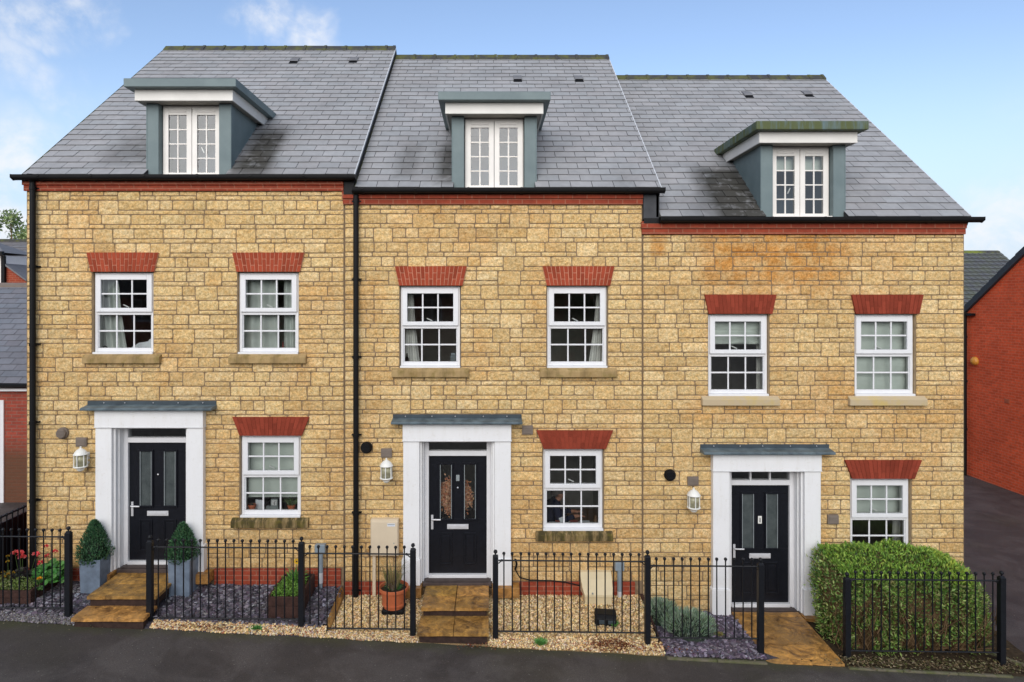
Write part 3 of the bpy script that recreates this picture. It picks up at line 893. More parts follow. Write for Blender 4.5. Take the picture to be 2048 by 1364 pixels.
def ws_none(x, z): return 0.0
def blot(x, z): return .34 * sstep(.05, .45, mnoise.fractal(Vector((x * .9, z * .55, 4)), 1, 2, 3))
def ws_left(x, z): return max(.35 * sstep(2.2, .8, z), blot(x, z))
def ws_mid(x, z): return max(.3 * sstep(2.4, .9, z), blot(x, z))
def ws_right(x, z):
    a = sstep(3.0, 3.7, x) * sstep(6.2, 5.2, x) * sstep(4.6, 5.6, z)
    b = .7 * sstep(2.9, 3.2, z) * sstep(3.75, 3.3, z) * sstep(2.7, 3.4, x) * sstep(6.0, 5.4, x)
    d_ = sstep(2.5, 2.6, x) * sstep(2.85, 2.7, x) * sstep(5.6, 5.8, z)
    c_ = .55 * sstep(4.3, 3.6, z) * sstep(2.6, 3.6, z) * sstep(7.0, 5.5, x) * sstep(4.6, 5.4, x)
    return max(a * 1.05, b * .7, c_, d_, blot(x, z))
DX1, DX2, DX3 = -4.752, .083, 4.972
def rs_left(u, v):
    a = sstep(-3.35, -3.62, u) * sstep(-4.2, -3.85, u) * sstep(1.9, 1.3, v) * sstep(-.1, .25, v)
    a += .5 * sstep(-3.2, -3.6, u) * sstep(-4.3, -4.0, u) * sstep(.7, .1, v)
    b = .45 * sstep(-6.5, -6.1, u) * sstep(-5.2, -5.6, u) * sstep(1.5, 1.1, v) * sstep(.25, .5, v)
    return min(1, max(a, b))
def rs_mid(u, v):
    a = .85 * sstep(-1.0, -.72, u) * sstep(-.4, -.55, u) * sstep(1.7, 1.2, v) * sstep(0, .3, v)
    b = .5 * sstep(-1.65, -1.45, u) * sstep(-1.0, -1.3, u) * sstep(1.7, 1.2, v) * sstep(.2, .5, v)
    c_ = .25 * sstep(1.9, 2.1, u) * sstep(2.5, 2.2, u) * sstep(1.0, .5, v)
    return max(a, b, c_)
def rs_right(u, v):
    a = max(sstep(3.30, 3.75, u) * sstep(4.5, 4.3, u) * sstep(1.8, 1.3, v), .5 * sstep(3.0, 3.6, u) * sstep(4.4, 4.2, u) * sstep(1.0, .4, v))
    return min(1, a * 1.15)

H1 = house('stone house at the end of the terrace, two conifers in planters beside its black door',
           -7.28, -2.279, .212, -7.285, -2.10, -5.30, [(249.3, 545.6), (538.3, 545.6), (542.8, 870.5)], 6.953, DX1, 400.8, .775, .45, 1, False,
           ws_left, rs_left, ('sill_moss', 'sill_moss', 'sill_black'), None, False, [(590, 122), (708, 121)], True)
H2 = house('stone house in the middle of the terrace, an orange wreath behind its door glass',
           -2.273, 2.4147, 0.0, -2.095, 2.69, -.499, [(860.8, 573), (1153.6, 573), (1145.6, 897)], 6.75, DX2, 427.5, .566, .28, 2, False,
           ws_mid, rs_mid, ('sill_moss', 'sill_moss', 'sill_black'), 'plate', False, [(1035, 158), (1157, 158)], True)
H3 = house('stone house with rust-stained upper wall, standing beside the tarmac lane, a hedge at its front',
           2.4207, 7.48, -.468, 2.68, 7.53, 4.335, [(1474.8, 629), (1766.3, 629), (1757.5, 956)], 6.297, DX3, 484.6, None, .05, 3, True,
           ws_right, rs_right, ('sill_clean', 'sill_clean', 'sill_moss'), 'ring', True, [(1494, 190), (1613, 188)], False, True)
downpipe(H1, 64, 6.93, .50)
downpipe(H2, 711.5, 6.73, .30)
for h, a, v, l in ((H1, (123, 867), (163, 884), (162, 919)), (H2, (732, 896), (773, 906), (773, 942)), (H3, (1341, 951), (1386, 962), (1387, 1001))):
    flue(h, a[0], a[1], h is H1); air_vent(h, *v); lantern(h, *l)
air_vent(H2, 1055, 860); air_vent(H3, 1666, 1039)
# lead-dressed box ends where the taller roofs oversail their neighbours
b = MB(); b.box(-2.272, -2.11, -.06, .2, 6.66, 6.94); b.build('boxed_eaves', M['verge'] if False else M['black'], H1, bevel=.006)
t = NT('dark_lead_sheet'); M['darklead'] = t.out(t.mix((.035, .037, .042), (.06, .062, .07), t.ramp(t.noise(6, 4), .3, .7)), .6, .3)
b = MB(); b.box(2.4207, 2.665, -.05, .2, 6.262, 6.70); b.build('boxed_eaves', M['darklead'], H2, bevel=.006)
def step_flash(h, x, e_hi, e_lo):
    c, s = math.cos(TH), math.sin(TH); m = MB()
    m.prism_x([(-.05, e_lo + .0), (-.05, e_hi - .03), (YR, e_hi + RISE - .03), (YR, e_lo + RISE)], x - .05, x)
    m.build('step_flashing', M['darklead'], h)
step_flash(H1, -2.115, 6.953, 6.75); step_flash(H2, 2.672, 6.75, 6.297)

# wreath behind the middle door's glass: russet leaves on a ring, hung on the door
def leaf(mb, p, d, n, L, W, col, fold=.15):
    d = Vector(d).normalized(); n = Vector(n)
    s = d.cross(n)
    if s.length < 1e-5: s = d.cross(Vector((1, 0, .3)))
    s.normalize(); n = s.cross(d)
    p = Vector(p)
    a = p; b = p + d * L * .5 + s * W * .5 + n * L * fold * .3; c = p + d * L; e = p + d * L * .5 - s * W * .5 + n * L * fold * .3
    mb.add([tuple(a), tuple(b), tuple(c), tuple(e)], [(0, 1, 2, 3)], tuple(col))
def rv(r_=rnd):
    while True:
        v = Vector((r_.uniform(-1, 1), r_.uniform(-1, 1), r_.uniform(-1, 1)))
        if .05 < v.length < 1: return v.normalized()
def vary(c, k=.25, r_=rnd):
    f = 1 + r_.uniform(-k, k); return tuple(max(0, x * f * (1 + r_.uniform(-.08, .08))) for x in c)
t = NT('wreath_leaves'); t.out(t.attr().outputs['Color'], .7, .2); M['wreath'] = t.m
def ringx(k): return (-.50 + .005, .150, 1.935)
w = MB()
wc = Vector((-.55, .30, 1.83))
for i in range(1500):
    a = rnd.uniform(0, 2 * math.pi); r_ = rnd.gauss(.17, .05)
    p = wc + Vector((math.cos(a) * r_, rnd.uniform(-.05, .03), math.sin(a) * r_ * 1.1))
    leaf(w, p, Vector((math.cos(a + rnd.uniform(-1.2, 1.2)), rnd.uniform(-.3, .1), math.sin(a + rnd.uniform(-1.2, 1.2)))), (0, -1, 0), rnd.uniform(.035, .06), .025,
         vary(rnd.choice([(.52, .23, .12), (.58, .31, .19), (.42, .15, .08), (.62, .37, .25)]), .3))
w.tube([wc + Vector((math.cos(k * math.pi / 12) * .155, -.008, math.sin(k * math.pi / 12) * .17)) for k in range(25)], .012, 6, (.10, .06, .03, 0))
wo = w.build('wreath', M['wreath'], None, tuple(wc)); tag(wo, 'russet orange leaf wreath hanging behind the glass of the black door', 'wreath')

# ------------------------------------------------------------------ ground
def zp(x): return .21 - .041 * max(-9.0, min(8.0, x))
def yf(x): return -1.10 - .0207 * x          # line of the railings
g = MB()
xs = [-260, -90, -40, -20, -9, -7.5, -6, -4, -2, 0, 2, 4, 6, 7, 8, 10, 14, 20, 40, 90, 260]; ys = [-260, -90, -40, -20, -10, -6, -4, -3, -2, -1.4, -1, 0, 4, 9, 14, 20, 30, 60, 120, 260]
vs = [(x, y, zp(x)) for y in ys for x in xs]
nx = len(xs)
g.add(vs, [(j * nx + i, j * nx + i + 1, (j + 1) * nx + i + 1, (j + 1) * nx + i) for j in range(len(ys) - 1) for i in range(nx - 1)])
tag(g.build('pavement', M['asphalt']), kind='structure')
XA, XB = -2.29, 2.42
PATHS = {'l': (-5.80, -4.80), 'm': (-.985, -.005), 'r': (3.80, 4.84)}
def gz(x, y):
    f = max(0, min(1, y / yf(x)))
    if x < XA:
        k = max(0, min(1, (x + 7) / 4.7)); z = (.585 - .10 * k) * (1 - f) + (.53 - .14 * k) * f
    elif x < XB:
        k = (x - XA) / (XB - XA); z = .365 * (1 - f) + (.31 - .10 * k) * f
    else:
        z = .065 * (1 - f) + (.10 - .035 * (x - XB)) * f if x < 4.9 else .04 * (1 - f) + (.035 - .03 * (x - 4.9)) * f
        z = max(z, zp(x) + .015)
    d = yf(x) - y           # beyond the railings the bed falls to the pavement
    if d > -.05:
        k = sstep(-.05, .17, d); z = z * (1 - k) + (zp(x) + .012) * k
    return z
def bed(name, x0, x1, yedge, mat, n=40, ny=14, bump=.008):
    m = MB(); vs = []
    for j in range(ny + 1):
        for i in range(n + 1):
            x = x0 + (x1 - x0) * i / n; y = 0.02 + (yedge(x) - .02) * j / ny
            z = gz(x, y) + bump * mnoise.noise(Vector((x * 6, y * 6, 3)))
            if j == ny: z = zp(x) - .01
            vs.append((x, y, z))
    m.add(vs, [(j * (n + 1) + i, (j + 1) * (n + 1) + i, (j + 1) * (n + 1) + i + 1, j * (n + 1) + i + 1) for j in range(ny) for i in range(n)])
    return tag(m.build(name, mat, smooth=True), kind='structure')
t = NT('gravel_base'); M['gravelbase'] = t.out(t.mix((.16, .10, .05), (.40, .28, .14), t.ramp(t.noise(55, 4, .7), .35, .65)), .95, .1)
t = NT('slate_base'); M['slatebase'] = t.out(t.mix((.025, .022, .028), (.10, .09, .11), t.ramp(t.noise(45, 4, .7), .35, .65)), .9, .2)
edge_y = lambda x: yf(x) - .165 - .008 * math.sin(x * 3.1) - .008 * math.sin(x * 9.7)
bed('garden_ground', -7.6, XA, edge_y, M['slatebase'], 60)
bed('garden_ground', XA, XB, edge_y, M['gravelbase'], 60)
bed('garden_ground', XB, 4.4, edge_y, M['slatebase'], 30)
bed('garden_ground', 4.4, 7.62, lambda x: yf(x) - .22, M['soil'], 40, bump=.03)

def blocked(x, y, m=.0):
    for a, b in PATHS.values():
        if a - m < x < b + m and y > -1.42: return True
    return False
BEDS = [(-7.7, -6.70, -.72, 0), (-3.20, -2.70, -.90, -.08)]
def inbed(x, y):
    return any(a < x < b and c < y < d for a, b, c, d in BEDS)
SL = [(.085, .072, .092), (.13, .115, .14), (.055, .05, .064), (.18, .165, .19), (.10, .078, .10), (.27, .26, .29), (.075, .07, .085)]
GR = [(.70, .50, .24), (.80, .61, .34), (.55, .37, .16), (.84, .69, .45), (.42, .27, .12), (.76, .52, .22), (.32, .23, .13), (.62, .49, .32)]
def chip(mb, p, s, col, r_):
    n = r_.choice((4, 5, 6)); a0 = r_.uniform(0, 6.28)
    nrm = (Vector((r_.gauss(0, .34), r_.gauss(0, .34), 1))).normalized()
    u = nrm.orthogonal().normalized(); w = nrm.cross(u); ang = r_.uniform(0, 6.28)
    u, w = u * math.cos(ang) + w * math.sin(ang), w * math.cos(ang) - u * math.sin(ang)
    el = r_.uniform(.45, .8); th = s * r_.uniform(.10, .22)
    top, bot = [], []
    for k in range(n):
        a = a0 + 2 * math.pi * (k + r_.uniform(-.25, .25)) / n
        q = Vector(p) + u * math.cos(a) * s * r_.uniform(.8, 1.1) + w * math.sin(a) * s * el
        top.append(tuple(q + nrm * th)); bot.append(tuple(q - nrm * th))
    mb.add(top + bot, [tuple(range(n))] + [(k, n + k, n + (k + 1) % n, (k + 1) % n) for k in range(n)], col)
def pebble(mb, p, s, col, r_):
    u = rv(r_); w = u.orthogonal().normalized(); q = u.cross(w)
    p = Vector(p); a, b, c = s * r_.uniform(.8, 1.25), s * r_.uniform(.6, 1), s * r_.uniform(.45, .8)
    d = .62
    vs = [p + u * a, p - u * a, p + w * b, p - w * b, p + q * c, p - q * c]
    vs += [p + (u * a * sx + w * b * sy + q * c * sz) * d for sx in (1, -1) for sy in (1, -1) for sz in (1, -1)]
    F_ = []
    def ci(sx, sy, sz): return 6 + (0 if sx > 0 else 4) + (0 if sy > 0 else 2) + (0 if sz > 0 else 1)
    for ax in range(3):
        for sg in (1, -1):
            cen = ax * 2 + (0 if sg > 0 else 1)
            o = [(1, 1), (-1, 1), (-1, -1), (1, -1)]
            cs = []
            for s1, s2 in o:
                t3 = [0, 0, 0]; t3[ax] = sg; t3[(ax + 1) % 3] = s1; t3[(ax + 2) % 3] = s2; cs.append(ci(*t3))
            if sg < 0: cs.reverse()
            for k in range(4): F_.append((cen, cs[k], cs[(k + 1) % 4]))
    mb.add([tuple(v) for v in vs], F_, col)
def scatter(fn, x0, x1, ylo, yhi, count, sizes, pal, r_, ok=lambda x, y: True, dens=lambda x, y: 1):
    m = MB(); k = 0
    while k < count:
        x = r_.uniform(x0, x1); f = r_.random(); y = ylo(x) + (yhi(x) - ylo(x)) * f
        k += 1
        if blocked(x, y, .0) or inbed(x, y) or not ok(x, y) or r_.random() > dens(x, y): continue
        s = r_.uniform(*sizes)
        fn(m, (x, y, gz(x, y) + s * r_.uniform(.05, .45)), s, vary(r_.choice(pal), .25, r_), r_)
    return m
r_ = random.Random(21)
yin = lambda x: yf(x) - .0
m = scatter(chip, -7.6, XA - .02, yin, lambda x: -.03, 7200, (.022, .046), SL, r_)
tag(m.build('slate_chippings', M['chips']), 'plum grey slate chippings around the planters and raised beds', 'slate chippings', kind='stuff')
m = scatter(chip, XB + .05, 3.82, lambda x: edge_y(x) + .03, lambda x: -.03, 3000, (.022, .046), [(c[0] * 1.08, c[1], c[2] * 1.08) for c in SL], r_)
tag(m.build('slate_chippings', M['chips']), 'purple slate chippings around the lavender bushes', 'slate chippings', kind='stuff')
def onp(x, y): return True
m = scatter(pebble, XA + .04, XB - .05, yin, lambda x: -.03, 15000, (.010, .0185), GR, r_)
m2 = scatter(pebble, -4.75, XB, lambda x: edge_y(x) + .015, lambda x: yf(x) + .02, 9000, (.009, .017), GR + [(.35, .14, .07), (.28, .15, .08), (.5, .44, .36)], r_)
m3 = scatter(pebble, -7.6, -5.8, lambda x: edge_y(x) + .015, lambda x: yf(x) + .05, 2200, (.010, .02), [(.17, .15, .165), (.26, .24, .24), (.09, .08, .09), (.12, .11, .08)], r_)
for q in (m2, m3):
    b0 = len(m.v); m.v += q.v; m.c += q.c; m.m += q.m; m.f += [tuple(b0 + i for i in f) for f in q.f]
tag(m.build('gravel', M['pebbles']), 'golden gravel over the middle garden and along the pavement edge', 'gravel', kind='stuff')
# paths and steps in riven stone
def slab(mb, x0, x1, y0, y1, z, th=.045, rn=rnd, zback=None):
    n = 7; k = rn.uniform(.8, 1.15); col = (k, k * rn.uniform(.94, 1.04), k * rn.uniform(.88, 1.05), 0)
    vs = []; zb_ = z if zback is None else zback; o = rn.uniform(0, 50)
    for j in range(n + 1):
        for i in range(n + 1):
            fx, fy = i / n, j / n
            e = min(fx, 1 - fx, fy, 1 - fy)
            x = x0 + (x1 - x0) * fx; y = y0 + (y1 - y0) * fy
            if e == 0:
                x += .004 * mnoise.noise(Vector((x * 9, y * 9, o))); y += .004 * mnoise.noise(Vector((x * 9, y * 9, o + 7)))
            vs.append((x, y, z + (zb_ - z) * fy + .006 * mnoise.noise(Vector((x * 5, y * 5, o))) - (.004 if e == 0 else 0)))
    fs = [(j * (n + 1) + i, j * (n + 1) + i + 1, (j + 1) * (n + 1) + i + 1, (j + 1) * (n + 1) + i) for j in range(n) for i in range(n)]
    per = list(range(n + 1)) + [j * (n + 1) + n for j in range(1, n + 1)] + [n * (n + 1) + i for i in range(n - 1, -1, -1)] + [j * (n + 1) for j in range(n - 1, 0, -1)]
    b = len(vs); vs += [(vs[i][0], vs[i][1], vs[i][2] - th) for i in per]; L = len(per)
    fs += [(per[i], b + i, b + (i + 1) % L, per[(i + 1) % L]) for i in range(L)]
    mb.add(vs, fs, col)
def steps(key, zl, yl, z2, y2, split):
    x0, x1 = PATHS[key]; m = MB(); q = MB()
    xm = (x0 + x1) / 2
    ym = yl * .52
    for a, b in (((x0, xm - .006), (xm + .006, x1)) if split else ((x0, x1),)):
        slab(m, a, b, yl, ym - .005, zl); slab(m, a, b, ym + .005, -.055, zl)
    for a, b in (((x0 - .01, xm - .004), (xm + .004, x1 + .0)) if split else ((x0 - .01, x1),)):
        slab(m, a, b, y2, yl + .03, z2)
    o = m.build('garden_step', M['paving']); tag(o, kind='structure')
    q.box(x0 + .03, x1 - .03, yl + .035, -.06, z2 - .02, zl - .046)
    q.box(x0 + .02, x1 - .02, y2 + .03, yl + .03, z2 - .4, z2 - .046)
    tag(q.build('step_riser', M['riser']), kind='structure')
steps('l', .73, -.85, .58, -1.19, False)
steps('m', .53, -.78, .40, -1.235, True)
m = MB(); rn = random.Random(4)
x0, x1 = PATHS['r']; ya, yb = -.05, yf(4.3) - .19
zA, zB = .115, zp(4.3) + .02
cuts = [ya, ya + (yb - ya) * .10, ya + (yb - ya) * .66, yb]
for i in range(3):
    a, b = cuts[i], cuts[i + 1]
    zz = lambda y: zA + (zB - zA) * (y - ya) / (yb - ya)
    slab(m, x0 + .05 * i * .0, x1, b + .004, a - .004, zz(b), .06, rn, zz(a))
tag(m.build('garden_path', M['paving']), kind='structure')
# edging between the gardens, and along the pavement
def edging(pts, w, h, name='garden_edging', mat='edging'):
    m = MB()
    for (ax, ay), (bx_, by) in zip(pts, pts[1:]):
        d = Vector((bx_ - ax, by - ay)); L = d.length; d /= L; n = Vector((-d.y, d.x)) * w / 2
        k = max(1, int(L / .6))
        for i in range(k):
            p = Vector((ax, ay)) + d * (L * i / k + .004); q = Vector((ax, ay)) + d * (L * (i + 1) / k - .004)
            vs = []
            for zz in (0, 1):
                for s_ in (p - n, q - n, q + n, p + n):
                    cx = min(max(s_.x, -7.55), 7.6)
                    vs.append((s_.x, s_.y, (zp(s_.x) - .05) if zz == 0 else max(gz(cx, s_.y), zp(s_.x)) + h))
            m.add(vs, [(0, 3, 2, 1), (4, 5, 6, 7), (0, 1, 5, 4), (1, 2, 6, 5), (2, 3, 7, 6), (3, 0, 4, 7)])
    return tag(m.build(name, M[mat], bevel=.006), kind='structure')
edging([(XA, -.04), (XA + .01, -1.0)], .05, .05, mat='paving')
edging([(XB - .03, -.04), (XB - .01, -1.05)], .05, .04, mat='timber')
edging([(XB, yf(XB) - .21), (3.78, yf(3.78) - .21)], .05, .012)
edging([(4.86, yf(4.9) - .22), (7.05, yf(7.05) - .22)], .045, .012)
edging([(7.02, -.9), (7.62, yf(7.6) - .19)], .05, .03)
# ------------------------------------------------------------------ railings
def yfp(px):            # depth of the railing line at a pixel column
    return -.963 - .271 * ((px - 137) / 1866)
def fX(px): return X(px, yfp(px))
def fZ(py, px): return Z(py, yfp(px))
_post_cache = {}
def bar_mesh(h):
    m = MB(); m.tube([(0, 0, 0), (0, 0, h)], .0092, 8); m.ball((0, 0, h + .012), .0235, 10)
    m.tube([(0, 0, h - .02), (0, 0, h - .005)], .0115, 8)
    return m.mesh('bar', M['iron'])
def railing(label, posts, panels):
    px0 = posts[0][0]
    f = thing('iron_railing', label, 'railing', (fX(px0), yfp(px0), zp(fX(px0))), 'black iron front garden railings')
    for px, ptop, pbot in posts:
        x, y = fX(px), yfp(px); z1, z0 = fZ(ptop, px), fZ(pbot, px)
        m = MB(); w = .0385; b = z1 - .085
        m.box(x - w, x + w, y - w, y + w, z0 - .15, b)
        m.prism_x([(y - w + .006, b), (y + w - .006, b), (y + .012, b + .02), (y - .012, b + .02)], x - w + .006, x + w - .006)
        m.tube([(x, y, b + .015), (x, y, b + .05)], .011, 8); m.ball((x, y, b + .062), .029, 12)
        m.build('post', M['iron'], f, bevel=.004)
    for pa, pb, ytop, ybot in panels:
        pm = (pa + pb) / 2
        zt, zb = fZ(ytop, pm), fZ(ybot, pm)
        xa, xb = fX(pa) + .04, fX(pb) - .04; ya, yb = yfp(pa), yfp(pb)
        for z in (zt, zb):
            m = MB(); m.tube([(xa, ya, z), (xb, yb, z)], .0115, 8)
            if z == zt:
                for x, y, s in ((xa, ya, 1), (xb, yb, -1)):
                    m.ball((x + s * .05, y, z), .019, 8); m.tube([(x, y, z - .04), (x + s * .012, y, z - .035), (x + s * .045, y, z)], .008, 6)
            m.build('rail', M['iron'], f)
        bm = bar_mesh(zt + .085 - zb)
        n = max(2, round((xb - xa + .08) / .1178)); 
        for i in range(1, n):
            k = i / n; x = fX(pa) + (fX(pb) - fX(pa)) * k; y = ya + (yb - ya) * k
            b = link('bar', bm, f, (x, y, zb)); b.rotation_euler.z = rnd.uniform(0, 3); b.rotation_euler.y = rnd.uniform(-.004, .004)
    return f
railing('black ball-topped railing before the raised bed of red flowers', [(137, 1053, 1239)], [(-92, 137, 1073, 1215)])
railing('long black ball-topped railing before the slate chippings, ending at the terracotta pot', [(300, 1071, 1247), (603, 1074, 1266), (826, 1087, 1279)],
        [(300, 603, 1095, 1237), (603, 826, 1107.5, 1257)])
railing('long black ball-topped railing before the cream gas box and the lavender', [(991, 1100, 1283), (1295, 1101, 1297), (1521, 1116, 1310)],
        [(991, 1295, 1122, 1264), (1295, 1521, 1132, 1276)])
railing('black ball-topped railing enclosing the green hedge', [(1694, 1145, 1320), (2003, 1142, 1337)], [(1694, 2003, 1160, 1303)])
# side railing beside the end house; a dark sheet added for the shaded gap
f = thing('side_fence', 'black slatted fence running back beside the end house', 'fence', (-7.62, -.97, .5))
m = MB(); m.box(-7.635, -7.605, -.90, 1.55, .45, 1.52); m.box(-7.64, -7.60, -.90, 1.55, 1.60, 1.625); m.build('shade_panel', M['door'], f)
bm = bar_mesh(1.62 - .5)
for i in range(20): link('bar', bm, f, (-7.58, -.86 + i * .12, .5))
for y in (-.9, .55, 1.55):
    m = MB(); m.box(-7.66, -7.58, y, y + .07, .3, 1.66); m.ball((-7.62, y + .035, 1.70), .03, 10); m.build('post', M['iron'], f)

# ------------------------------------------------------------------ planting
def tuft(m, c, n, h, spread, pal, w=.008, droop=.3, r_=rnd):
    for i in range(n):
        a = r_.uniform(0, 6.283); k = r_.random() ** .6 * spread
        p = Vector(c) + Vector((math.cos(a) * k * .35, math.sin(a) * k * .35, 0))
        d = Vector((math.cos(a) * k, math.sin(a) * k, h)).normalized(); L = h * r_.uniform(.6, 1.1)
        s = d.cross(Vector((0, -1, .2))).normalized() * w
        q = p + d * L * .6; t_ = p + d * L + Vector((math.cos(a), math.sin(a), -.6)) * L * droop * r_.random()
        col = vary(r_.choice(pal), .3, r_)
        m.add([tuple(p - s), tuple(p + s), tuple(q + s * .7), tuple(q - s * .7), tuple(t_)], [(0, 1, 2, 3), (3, 2, 4)], col)
def conifer(label, px, py0, py1, hw_px, Y, seed, lean=0):
    r_ = random.Random(seed)
    x = X(px, Y); z0, z1 = Z(py1, Y), Z(py0, Y); H = z1 - z0; Rr = hw_px * (D + Y) / F
    t = thing('conifer', label, 'shrub', (x, Y, z0), 'clipped conifers in planters')
    prof = lambda f: Rr * (min(1, .62 + f * 2.0) if f < .25 else 1.0 * (1 - ((f - .25) / .75)) ** .72 + .02)
    m = MB()
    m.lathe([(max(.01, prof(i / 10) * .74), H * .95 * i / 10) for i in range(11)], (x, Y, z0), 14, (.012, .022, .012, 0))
    for i in range(3400):
        f = r_.random() ** 1.15; a = r_.uniform(0, 6.283)
        k = prof(f) * r_.uniform(.68, 1.06) * (1 + .10 * mnoise.noise(Vector((math.cos(a) * 2.2, math.sin(a) * 2.2, f * 5 + seed))))
        p = (x + math.cos(a) * k, Y + math.sin(a) * k, z0 + H * f * .97)
        d = Vector((math.cos(a) * .55, math.sin(a) * .55, 1)) + rv(r_) * .55
        col = vary(r_.choice([(.05, .14, .062), (.075, .19, .085), (.035, .10, .05), (.12, .24, .12), (.085, .17, .08)]), .25, r_)
        L = r_.uniform(.028, .055)
        leaf(m, p, d, Vector((math.cos(a), math.sin(a), .2)) + rv(r_) * .5, L, L * .42, col)
    m.build('foliage', M['leaf'], t)
    s = MB(); s.tube([(x, Y, z0 - .06), (x, Y, z0 + H * .6)], .016, 8); s.build('stem', M['bark'], t)
def planter(label, pxl, Y, W, pyt, zb, soil):
    x0 = X(pxl, Y); x1 = x0 + W; zt = Z(pyt, Y)
    t = thing('planter', label, 'planter', ((x0 + x1) / 2, Y + W / 2, zb), 'blue-grey square planters')
    m = MB(); a = .022; tp = .012
    def ring(x0, x1, y0, y1, z): return [(x0, y0, z), (x1, y0, z), (x1, y1, z), (x0, y1, z)]
    vs = ring(x0 + tp, x1 - tp, Y + tp, Y + W - tp, zb - .06) + ring(x0, x1, Y, Y + W, zt) + ring(x0 + a, x1 - a, Y + a, Y + W - a, zt) + ring(x0 + a, x1 - a, Y + a, Y + W - a, zt - .1)
    fs = [(3, 2, 1, 0)]
    for b in (0, 4, 8):
        for k in range(4): fs.append((b + k, b + (k + 1) % 4, b + 4 + (k + 1) % 4, b + 4 + k))
    m.add(vs, fs); m.build('box', M['planter'], t, bevel=.004)
    s = MB(); s.box(x0 + a + .002, x1 - a - .002, Y + a + .002, Y + W - a - .002, zt - .09, zt - .03); s.build('compost', M['soil'], t)
planter('blue-grey square planter between the raised bed and the garden steps', 158, -.40, .318, 1121, .57, 1)
conifer('cone-shaped dark green conifer nearer the white wall lantern', 188.5, 1040, 1127, 31, -.24, 5)
planter('blue-grey square planter behind the railing, right of the garden steps'.replace('right of', 'beside'), 335, -.42, .335, 1121, .55, 2)
conifer('bushier pointed conifer seen behind the railing bars', 365, 1046, 1127, 29, -.25, 9)

def raised_bed(label, x0, x1, y0, y1, z0, z1):
    t = thing('raised_bed', label, 'raised bed', ((x0 + x1) / 2, (y0 + y1) / 2, z0), 'timber raised beds')
    w = .035
    for a, b, c, d in ((x0, x1, y0, y0 + w), (x0, x1, y1 - w, y1), (x0, x0 + w, y0 + w + .001, y1 - w - .001), (x1 - w, x1, y0 + w + .001, y1 - w - .001)):
        m = MB(); h = (z1 - z0) / 2
        m.box(a, b, c, d, z0 - .1, z0 + h - .003); m.box(a, b, c, d, z0 + h + .003, z1)
        m.build('board', M['timber'], t, bevel=.005)
    m = MB(); m.box(x0 + w, x1 - w, y0 + w, y1 - w, z0, z1 - .05); m.build('earth', M['soil'], t)
raised_bed('dark timber raised bed full of red geraniums and low green plants', -7.58, -6.705, -.72, -.06, .53, .745)
raised_bed('dark timber raised bed with a single yellow daisy', -3.19, -2.715, -.895, -.10, .47, .735)
def low_plants(name, label, x0, x1, y0, y1, z, n, pal, h=.09, cat='plant', r_=None, L=(.018, .035)):
    r_ = r_ or random.Random(len(label)); m = MB()
    for i in range(n):
        x, y = r_.uniform(x0, x1), r_.uniform(y0, y1); hh = h * (.6 + .6 * (mnoise.noise(Vector((x * 9, y * 9, 1))) + .5))
        p = (x, y, z + r_.uniform(.0, max(.02, hh)))
        leaf(m, p, rv(r_) + Vector((0, -.1, .7)), rv(r_) + Vector((0, -.3, 1)), r_.uniform(*L), r_.uniform(*L) * .6, vary(r_.choice(pal), .3, r_))
    o = m.build(name, M['leaf'], None, ((x0 + x1) / 2, (y0 + y1) / 2, z)); return tag(o, label, cat)
YG = [(.20, .28, .06), (.14, .22, .05), (.28, .34, .10), (.10, .17, .04)]
G = [(.05, .16, .035), (.08, .22, .05), (.04, .12, .03), (.11, .25, .06)]
low_plants('ground_cover', 'pale yellow-green low plants in the front of the bed of geraniums', -7.5, -6.76, -.67, -.42, .70, 1500, YG + [(.36, .38, .2)], .12)
low_plants('ground_cover', 'bright green low plants filling the bed with the yellow daisy', -3.14, -2.76, -.85, -.30, .69, 1900, [(.16, .32, .05), (.10, .24, .04), (.22, .38, .07)], .11)
def flower_head(m, c, r, n, pal, r_):
    for i in range(n):
        d = rv(r_); d.z = abs(d.z) * .8 + .1
        leaf(m, Vector(c) + d * r * .35, d + rv(r_) * .5, rv(r_), r * .9, r * .7, vary(r_.choice(pal), .2, r_))
def flowering(name, label, c, spread, h, nleaf, Lr, lpal, heads, hpal, hr, stalk=(.10, .16, .05)):
    r_ = random.Random(len(label) * 3); m = MB(); c = Vector(c)
    t = thing(name, label, 'flowering plant', c)
    for i in range(nleaf):
        a = r_.uniform(0, 6.283); k = spread * math.sqrt(r_.random()); z = h * r_.uniform(.15, 1) * (1 - .35 * k / spread)
        p = c + Vector((math.cos(a) * k, math.sin(a) * k * .7, z))
        L = r_.uniform(*Lr)
        n_ = (Vector((0, -.5, 1)) + rv(r_) * .6).normalized(); u = n_.orthogonal().normalized(); w = n_.cross(u)
        pts = [tuple(p + (u * math.cos(q) + w * math.sin(q)) * L * .5 * r_.uniform(.85, 1.1)) for q in [k2 * math.pi / 3 for k2 in range(6)]]
        m.add(pts + [tuple(p - n_ * L * .12)], [(6, q, (q + 1) % 6) for q in range(6)], vary(r_.choice(lpal), .3, r_))
        if i % 3 == 0: m.tube([tuple(c + Vector((math.cos(a) * k * .3, math.sin(a) * k * .3, 0))), tuple(p)], .003, 4, stalk + (0,), cap=False)
    m.build('foliage', M['leaf'], t)
    for dx, dy, dz in heads:
        q = MB(); p = c + Vector((dx, dy, dz))
        q.tube([tuple(c + Vector((dx * .4, dy * .4, 0))), tuple(p)], .0035, 4, stalk + (0,), cap=False)
        flower_head(q, p, hr, 26, hpal, r_); q.build('flower', M['petal'], t)
RED = [(.72, .06, .07), (.80, .12, .12), (.60, .04, .06)]
YB = -.30
